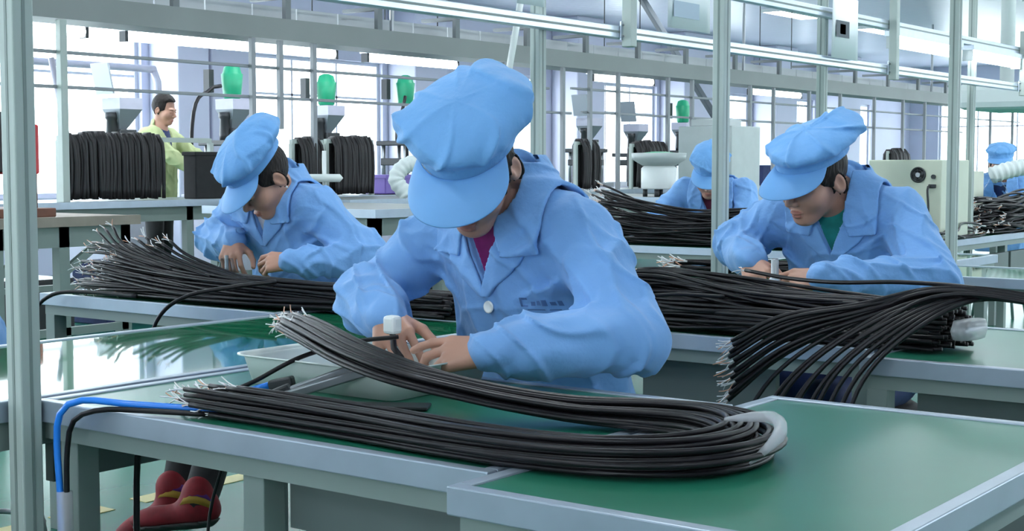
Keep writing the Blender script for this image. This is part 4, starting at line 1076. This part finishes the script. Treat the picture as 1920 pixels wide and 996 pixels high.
for y0, y1, lab in ((3.6, 7.1, 'lit tube lamp at the far left under the cable tray'), (7.45, 9.9, 'long lit tube lamp above the left worker cap'), (10.3, 11.7, 'lit tube lamp left of the central cap under the tray'), (14.2, 15.6, 'lit tube lamp left of the tall middle post'), (18.2, 19.8, 'lit tube lamp right of the tall middle post')):
    t = thing('tube_lamp', lab, 'lamp', (-9.5, y0, 2.1), 'tube lamps of the far line')
    MB().box((-9.56, y0, 2.235), (-9.44, y1, 2.27)).build('lamp_housing', M_ALU, t)
    MB().tube([(-9.5, y0 + .03, 2.20), (-9.5, y1 - .03, 2.20)], .045, 10).build('tube', M_TUBE, t, True)
    for y in (y0, y1 - .03): MB().box((-9.54, y, 2.15), (-9.46, y + .03, 2.235)).build('lamp_holder', M_DARK, t)
    for y in (y0 + .3, y1 - .3): MB().tube([(-9.5, y, 2.27), (-9.5, y, 3.45)], .006, 6).build('hanger_wire', M_DARK, t)
pipe = MB().tube(spline([(-12.3, 3.8, 2.18), (-12.3, 7, 2.18), (-12.3, 9.9, 2.18), (-12.3, 10.05, 2.16), (-12.3, 10.1, 2.05), (-12.3, 10.1, 1.5), (-12.3, 10.1, .9)], 60), .04, 10)
pipe.alone('wall_pipe', M_MACH, 'grey pipe bending down in front of the left window', 'pipe', smooth=True)
def bench(label, x0, x1, y0, y1, z, nleg, top=M_BENCH, trim=M_TRIM, group='grey benches of the far line', name='far_bench', braces=False):
    t = thing(name, label, 'table', ((x0 + x1) / 2, (y0 + y1) / 2, 0), group)
    MB().box((x0, y0, z - .03), (x1, y1, z)).build('bench_top', top, t)
    MB().box((x1, y0, z - .045), (x1 + .02, y1, z + .004)).build('edge_trim', trim, t); MB().box((x0, y0 - .02, z - .045), (x1 + .02, y0, z + .004)).build('edge_trim', trim, t)
    MB().box((x1 - .05, y0 + .03, z - .15), (x1 - .03, y1 - .03, z - .03)).build('apron', M_TABLE, t); MB().box((x0 + .03, y0 + .03, z - .15), (x1 - .05, y0 + .05, z - .03)).build('apron', M_TABLE, t)
    for x in (x0 + .05, x1 - .06):
        for k in range(nleg):
            y = y0 + .06 + (y1 - y0 - .12) * k / (nleg - 1); MB().box((x - .03, y - .03, 0), (x + .03, y + .03, z - .03)).build('leg', M_TABLE, t)
            if braces and x > x0 + .1 and k + 1 < nleg: MB().beam((x, y + .02, .62), (x, y + (y1 - y0 - .12) / (nleg - 1) * .6, z - .14), .03, .04).build('brace', M_TABLE, t)
    MB().box((x1 - .06, y0 + .05, .30), (x1 - .03, y1 - .05, .34)).build('foot_rail', M_TABLE, t)
bench('long grey bench under the black cable skeins by the windows', -9.25, -8.36, 4.2, 11.6, .90, 6)
bench('far end of the grey bench behind the tall middle posts', -9.25, -8.36, 11.8, 26, .90, 7)
bench('pale grey table behind the left worker cap', -7.0, -5.55, 6.1, 7.3, .90, 2)
bench('old brown work bench with diagonal braces at left', -7.0, -6.08, 3.6, 4.85, .895, 4, M_BROWN, M_BROWN, None, 'brown_bench', True)
bench('grey table under the white bowl feeder', -6.3, -4.95, 8.7, 9.9, .93, 2)
# press with the red cover on the brown bench
t = thing('bench_press', 'dark iron bench press with a bright red cover at left', 'press', (-6.45, 4.15, .895))
MB().box((-6.62, 4.00, .895), (-6.22, 4.45, .94)).build('press_base', M_RUST, t, bevel=.005)
MB().box((-6.55, 4.12, .94), (-6.43, 4.25, 1.20)).build('press_column', M_RUST, t, bevel=.005)
MB().box((-6.52, 4.02, 1.12), (-6.28, 4.20, 1.42)).build('press_head', M_DARK, t, bevel=.01)
MB().box((-6.42, 4.215, 1.11), (-6.22, 4.36, 1.36)).build('red_cover', M_REDM, t, bevel=.012)
MB().tube([(-6.40, 4.1, 1.42), (-6.40, 4.1, 1.52)], .03, 12).build('spindle', M_DARK, t, True)
MB().tube([(-6.40, 4.02, 1.50), (-6.40, 4.20, 1.50)], .012, 8).build('lever', M_STEEL, t, True)
for y in (4.05, 4.38): MB().tube([(-6.3, y, .94), (-6.3, y, 1.11)], .014, 8).build('guide_rod', M_RUST, t, True)
# vertical moulding machines with hoppers
def machine(x, y, lab, zt, hop, s=1.0):
    t = thing('moulding_machine', lab, 'machine', (x, y, 0), 'upright machines with hoppers')
    MB().box((x - .35, y - .3, 0), (x + .35, y + .3, .88)).build('cabinet', M_MACH, t, bevel=.01)
    MB().box((x - .28, y - .24, .88), (x + .28, y + .24, .94)).build('bed_plate', M_STEEL, t)
    zp = zt - .62
    for sx in (-.16, .16):
        for sy in (-.13, .13): MB().tube([(x + sx, y + sy, .94), (x + sx, y + sy, zp)], .022, 8).build('pillar', M_STEEL, t, True)
    MB().box((x - .22, y - .19, zp - .05), (x + .22, y + .19, zp)).build('top_plate', M_DARK, t, bevel=.008)
    MB().box((x - .18, y - .16, 1.16), (x + .18, y + .16, 1.24)).build('moving_plate', M_DARK, t, bevel=.008)
    MB().lathe([(.05, 0), (.055, .05), (.045, .2), (.06, .22), (.06, .27)], (x, y - .04, zp), 12).build('injection_barrel', M_DARK, t, True)
    MB().box((x + .02, y - .02, zp + .0), (x + .10, y + .16, zp + .12)).build('motor', M_DARK, t, bevel=.01)
    zh = zp + .10; a, b = .03, .125
    V = [(x - a, y + .05 - a, zh), (x + a, y + .05 - a, zh), (x + a, y + .05 + a, zh), (x - a, y + .05 + a, zh), (x - b, y + .08 - b, zh + .20), (x + b, y + .08 - b, zh + .20), (x + b, y + .08 + b, zh + .20), (x - b, y + .08 + b, zh + .20)]
    MB().add(V, [(3, 2, 1, 0), (4, 5, 6, 7), (0, 1, 5, 4), (1, 2, 6, 5), (2, 3, 7, 6), (3, 0, 4, 7)]).build('hopper', M_HOPPER, t)
    MB().box((x - b, y + .08 - b, zh + .20), (x + b, y + .08 + b, zh + .30)).build('hopper_rim', M_MACH, t)
    if hop == 'lid':
        MB().beam((x - .0, y - .10, zh + .33), (x - .0, y - .16, zh + .60), .24, .02).build('open_lid', M_HOPPER, t)
    else:
        mb = MB(); mb.lathe([(.07, 0), (.085, .02), (.095, .12), (.105, .24), (.092, .25), (.075, .31), (.03, .33)], (x, y + .06, zh + .30), 16)
        mb.build('green_bucket', M_GREENB, t, True)
        MB().box((x - .16, y - .16, zh + .36), (x - .08, y - .10, zh + .58)).build('control_box', M_DARK, t)
for x, y, lab, zt, hop in ((-10.6, 8.22, 'leftmost upright machine with an open grey hopper lid', 1.98, 'lid'), (-10.6, 9.55, 'upright machine with a green bucket above the left worker cap', 2.02, 'b'), (-10.6, 10.85, 'upright machine with a green bucket right of the left worker cap', 2.0, 'b'),
                           (-10.6, 12.1, 'upright machine with a green bucket next to the central cap', 2.05, 'b'), (-10.6, 15.75, 'upright machine with grey hopper left of the tall white tube', 2.0, 'lid'), (-10.6, 16.9, 'small upright machine with a grey hopper before the far window', 1.95, 'lid'), (-10.6, 18.2, 'upright machine with a green bucket left of the tall middle post', 2.0, 'b')):
    machine(x, y, lab, zt, hop)
for P, lab in (([(-10.3, 9.2, 1.9), (-10.3, 9.05, 1.85), (-10.3, 8.85, 1.55), (-10.3, 8.82, .01)], 'dark hose drooping beside the left green bucket'), ([(-8.6, 8.22, 1.5), (-8.6, 8.24, 1.3), (-8.6, 8.32, 1.1), (-8.6, 8.45, .92)], 'dark hose hanging from the short upright'), ([(-10.2, 11.7, 1.9), (-10.2, 11.62, 1.6), (-10.2, 11.72, 1.35), (-10.2, 11.7, .01)], 'dark hose hanging by the central cap machine')):
    loose(lab, P, .018, name='machine_hose', cat='hose')
MB().tube([(-8.9, 6.35, 1.93), (-8.85, 6.52, .93)], .022, 8).alone('leaning_rod', M_MACH, 'grey rod leaning behind the leftmost cable skein', 'rod', smooth=True)
# black skeins hanging on racks
def skein(label, y0, y1, z1, n, x=-8.55, z0=.91, rail=None, group='black cable skeins on racks'):
    t = thing('cable_skein', label, 'cable skein', (x, (y0 + y1) / 2, .9), group)
    mb = MB()
    for i in range(n):
        y = y0 + (y1 - y0) * (i + .5) / n + rnd.uniform(-.006, .006); w = .05 + rnd.uniform(0, .03); dz = rnd.uniform(-.02, .015); b = z0 + rnd.uniform(0, .02)
        P = spline([(x + w, y + rnd.uniform(-.01, .01), b), (x + w + .01, y + rnd.uniform(-.012, .012), (b + z1) / 2), (x + w * .9, y, z1 - .06 + dz), (x, y, z1 + dz), (x - w, y, z1 - .06 + dz), (x - w, y, (b + z1) / 2), (x - w, y, b)], 16)
        mb.tube(P, (y1 - y0) / n * .85, 6)
    o = mb.build('cable_strands', M_SKEIN, t, True); o['kind'] = 'stuff'
    ra = MB(); ra.box((x - .018, y0 - .06, z1 - .055), (x + .018, (rail or y1 + .06), z1 - .02)); ra.build('rack_rail', M_POST, t)
    for y in (y0 - .05, (rail or y1 + .05)): MB().box((x - .018, y - .018, .90), (x + .018, y + .018, z1 - .055)).build('rack_leg', M_POST, t)
skein('wide black cable skein over a rack at left below the standing worker', 6.2, 7.0, 1.385, 44, rail=7.52)
skein('black cable skein left of the slim upright behind the left worker', 8.44, 8.68, 1.39, 16, rail=8.74)
skein('broad black cable skein behind the white disc stand', 8.84, 9.30, 1.40, 26)
skein('narrow tall black cable skein behind the central worker shoulder', 12.56, 12.86, 1.43, 14)
skein('black cable skein left of the white bowl feeder', 13.65, 14.25, 1.42, 20)
skein('small black cable skein above the cream machine', 20.9, 21.5, 1.40, 14)
t = thing('black_bin', 'flat black bin on the bench left of the left worker cap', 'bin', (-8.5, 7.42, .9))
MB().box((-8.515, 7.22, .905), (-8.37, 7.66, 1.245)).build('bin_body', M_BLACK, t, bevel=.01); MB().box((-8.52, 7.21, 1.23), (-8.365, 7.67, 1.26)).build('bin_lid', M_BLACK, t, bevel=.006)
t = thing('disc_stand', 'grey disc on a white rod right of the left worker', 'stand', (-7.75, 8.0, .9))
MB().lathe([(.10, 0), (.11, .01), (.03, .03)], (-7.85, 8.05, .905), 20).build('foot', M_WHITE, t, True)
MB().tube([(-7.85, 8.05, .92), (-7.85, 8.05, 1.27)], .016, 10).build('rod', M_WHITE, t, True)
MB().lathe([(.02, -.03), (.12, -.03), (.145, 0), (.12, .03), (.02, .03)], (-7.85, 8.05, 1.06), 24).build('disc', M_HOSE, t, True)
bench('narrow table under the disc stand and flexible duct', -8.25, -7.3, 7.75, 10.0, .90, 3)
def duct(P, r, lab, n=90):
    P = spline(P, n); rr = r * (1 + .07 * np.sin(np.arange(n) * 1.6)); MB().tube(P, rr, 14).alone('flexible_duct', M_HOSE, lab, 'duct', smooth=True)
duct([(-7.35, 8.45, .92), (-7.42, 8.40, 1.05), (-7.38, 8.48, 1.16), (-7.25, 8.62, 1.19), (-7.15, 8.74, 1.26), (-7.12, 8.78, 1.40), (-7.12, 8.80, 1.62)], .062, 'curved white flexible duct beside the central worker visor')
duct([(-3.37, 10.08, 1.085), (-3.30, 10.13, 1.115), (-3.20, 10.22, 1.145), (-3.08, 10.32, 1.165), (-2.97, 10.42, 1.235), (-2.9, 10.5, 1.4), (-2.9, 10.5, 1.6)], .058, 'white flexible duct in front of the far right worker face')
t = thing('clear_jar', 'clear plastic jar below the right flexible duct', 'jar', (-3.34, 10.07, .752))
MB().lathe([(.085, 0), (.095, .02), (.095, .17), (.08, .24), (.045, .285), (.04, .31)], (-3.34, 10.07, .754), 22).build('jar_body', M_JAR, t, True)
MB().lathe([(.07, 0), (.075, .01), (.075, .10), (.02, .11)], (-3.34, 10.07, .765), 18).build('jar_filling', M_DARK, t, True)
MB().box((-3.485, 9.96, .754), (-3.435, 10.06, .93)).alone('violet_box', M_VIOLET, 'small violet box left of the clear jar', 'box', bevel=.01)
t = thing('extraction_hood', 'pale hanging extraction hood at the right edge under the rail', 'hood', (-4.0, 12.3, 1.75))
MB().box((-4.30, 11.9, 1.62), (-3.6, 12.9, 1.84)).build('hood_body', M_HOSE, t, bevel=.06); MB().tube([(-4, 12.3, 1.84), (-4, 12.3, 3.45)], .06, 12).build('hood_pipe', M_HOSE, t, True)
# cream machine with its fan
t = thing('cream_machine', 'cream metal machine with a round fan grille at right', 'machine', (-2.95, 7.6, .752))
x0, x1, yf = -3.165, -2.758, 7.46
MB().box((x0, yf, .752), (x1, yf + .42, 1.185)).build('machine_body', M_CREAM, t, bevel=.006)
cx, cz = -2.885, 1.105
f_ = MB(); a = np.linspace(0, 2 * math.pi, 29)
f_.tube([(cx + .038 * math.cos(k), yf - .004, cz + .038 * math.sin(k)) for k in a], .005, 6, False); f_.tube([(cx + .025 * math.cos(k), yf - .004, cz + .025 * math.sin(k)) for k in a], .003, 6, False)
fo = f_.build('fan_grille', M_DARK, t, True)
mb = MB(); mb.tube([(cx, yf - .001, cz), (cx, yf - .003, cz)], .036, 20); mb.build('fan_opening', M_BLACK, t)
MB().tube([(cx, yf - .002, cz), (cx, yf - .009, cz)], .013, 14).build('fan_hub', M_STEEL, t)
for k in range(5):
    an = k * 1.2566; MB().beam((cx + .012 * math.cos(an), yf - .0045, cz + .012 * math.sin(an)), (cx + .033 * math.cos(an + .4), yf - .0045, cz + .033 * math.sin(an + .4)), .003, .014).build('fan_blade', M_DARK, t)
MB().tube([(-2.80, yf + .001, 1.095), (-2.80, yf - .012, 1.095)], .012, 12).build('knob', M_DARK, t)
MB().box((-2.825, yf - .014, 1.035), (-2.785, yf + .001, 1.055)).build('power_socket', M_DARK, t, bevel=.003)
MB().tube(spline([(-2.815, yf - .014, 1.045), (-2.82, yf - .035, 1.03), (-2.815, yf - .03, .92), (-2.82, yf - .03, .80)], 16), .006, 8).build('power_cord', M_DARK, t, True)
for dx in (.03, .37): MB().box((x0 + dx, yf - .002, .77), (x0 + dx + .008, yf + .0, .778)).build('screw', M_STEEL, t)
t = thing('cream_cabinet', 'smaller cream cabinet just right of the cream machine', 'cabinet', (-3.15, 8.9, .752))
MB().box((-3.52, 8.85, .752), (-3.14, 9.25, 1.12)).build('cabinet_body', M_CREAM, t, bevel=.006); MB().box((-3.48, 8.842, .80), (-3.2, 8.85, 1.08)).build('cabinet_door', M_CREAM, t, bevel=.003)
MB().tube([(-3.22, 8.842, .94), (-3.22, 8.825, .94)], .012, 10).build('knob', M_DARK, t)
# bowl feeder
t = thing('bowl_feeder', 'white bowl feeder with green lining left of the far worker cap', 'feeder', (-5.45, 9.05, .93))
MB().lathe([(.125, 0), (.13, .01), (.13, .15), (.11, .17)], (-5.45, 9.05, .985), 28).build('feeder_base', M_WHITE, t, True)
MB().lathe([(.12, .17), (.195, .215), (.20, .26), (.188, .262), (.185, .235), (.02, .225)], (-5.45, 9.05, .985), 32).build('feeder_bowl', M_DRAWER, t, True)
MB().lathe([(.184, 0), (.17, .02), (.05, .035), (.01, .036)], (-5.45, 9.05, 1.222), 28).build('green_lining', M_GREENB, t, True)
for k in range(4): an = .4 + k * 1.57; MB().tube([(-5.45 + .1 * math.cos(an), 9.05 + .1 * math.sin(an), .93), (-5.45 + .1 * math.cos(an), 9.05 + .1 * math.sin(an), .985)], .018, 10).build('rubber_foot', M_DARK, t, True)
t = thing('control_cabinet', 'grey control cabinet left of the tall middle post', 'cabinet', (-7.6, 14.2, 0))
MB().box((-7.95, 13.6, .0), (-7.3, 14.25, 1.58)).build('cabinet_body', M_DRAWER, t, bevel=.01); MB().box((-7.85, 13.7, 1.58), (-7.45, 14.1, 1.66)).build('cabinet_top_box', M_DRAWER, t, bevel=.01)
for z in (1.38, 1.44): MB().tube([(-7.42, 13.605, z), (-7.42, 13.58, z)], .018, 10).build('knob', M_DARK, t)
MB().tube([(-7.37, 10.2, 3.45), (-7.56, 9.86, 1.35)], .03, 10).alone('hanging_white_tube', M_WHITE, 'long white tube hanging slanted right of the central cap', 'tube', smooth=True)
MB().beam((-10.37, 16.7, 3.44), (-9.75, 18.05, 1.55), .10, .07).alone('slanted_chute', M_PRINT, 'black slanted chute between the far machines', 'chute', bevel=.01)
# violet and coloured crates farther along the bench
for k, (x, y, w, h, m, lab) in enumerate(((-8.7, 9.75, .45, .16, M_VIOLET, 'violet crate beside the white flexible duct'), (-8.8, 17.2, .5, .25, M_NAVY, 'navy crate on the far bench right of the bowl feeder'), (-8.8, 18.6, .4, .2, M_MAROON, 'maroon crate on the far bench behind the middle post'), (-8.8, 22.6, .5, .22, M_REDM, 'red crate on the far bench above the cream machine'), (-8.8, 23.6, .5, .3, M_MACH, 'grey crate on the far bench next to the red crate'), (-8.8, 19.8, .35, .3, M_STEEL, 'steel box on the far bench right of the right worker cap'))):
    t = thing('storage_crate', lab, 'crate', (x, y, .9), 'crates on the far bench')
    MB().box((x - .16, y - w / 2, .905), (x + .16, y + w / 2, .905 + h)).build('crate_body', m, t, bevel=.01); MB().box((x - .17, y - w / 2 - .01, .885 + h), (x + .17, y + w / 2 + .01, .915 + h)).build('crate_rim', m, t)

for k, (x, y, w, h, m, lab) in enumerate(((-8.75, 5.2, .5, .42, M_RUST, 'brown carton on the floor under the bench left of the left worker'), (-8.75, 6.0, .5, .36, M_DARK, 'dark carton on the floor under the wide skein'), (-8.75, 6.75, .45, .45, M_NAVY, 'navy carton on the floor under the black bin'), (-8.75, 7.5, .5, .30, M_RUST, 'low brown carton on the floor under the bench behind the pale table'), (-8.75, 10.6, .5, .40, M_DARK, 'dark carton on the floor under the bench end'))):
    t = thing('floor_carton', lab, 'carton', (x, y, 0), 'cartons under the bench')
    MB().box((x - .2, y - w / 2, 0), (x + .2, y + w / 2, h)).build('carton_body', m, t, bevel=.008)
    for dy in (-1, 1): MB().box((x - .2, y + (dy * w / 4) - w / 4 + .004, h), (x + .2, y + (dy * w / 4) + w / 4 - .004, h + .006)).build('carton_flap', m, t)
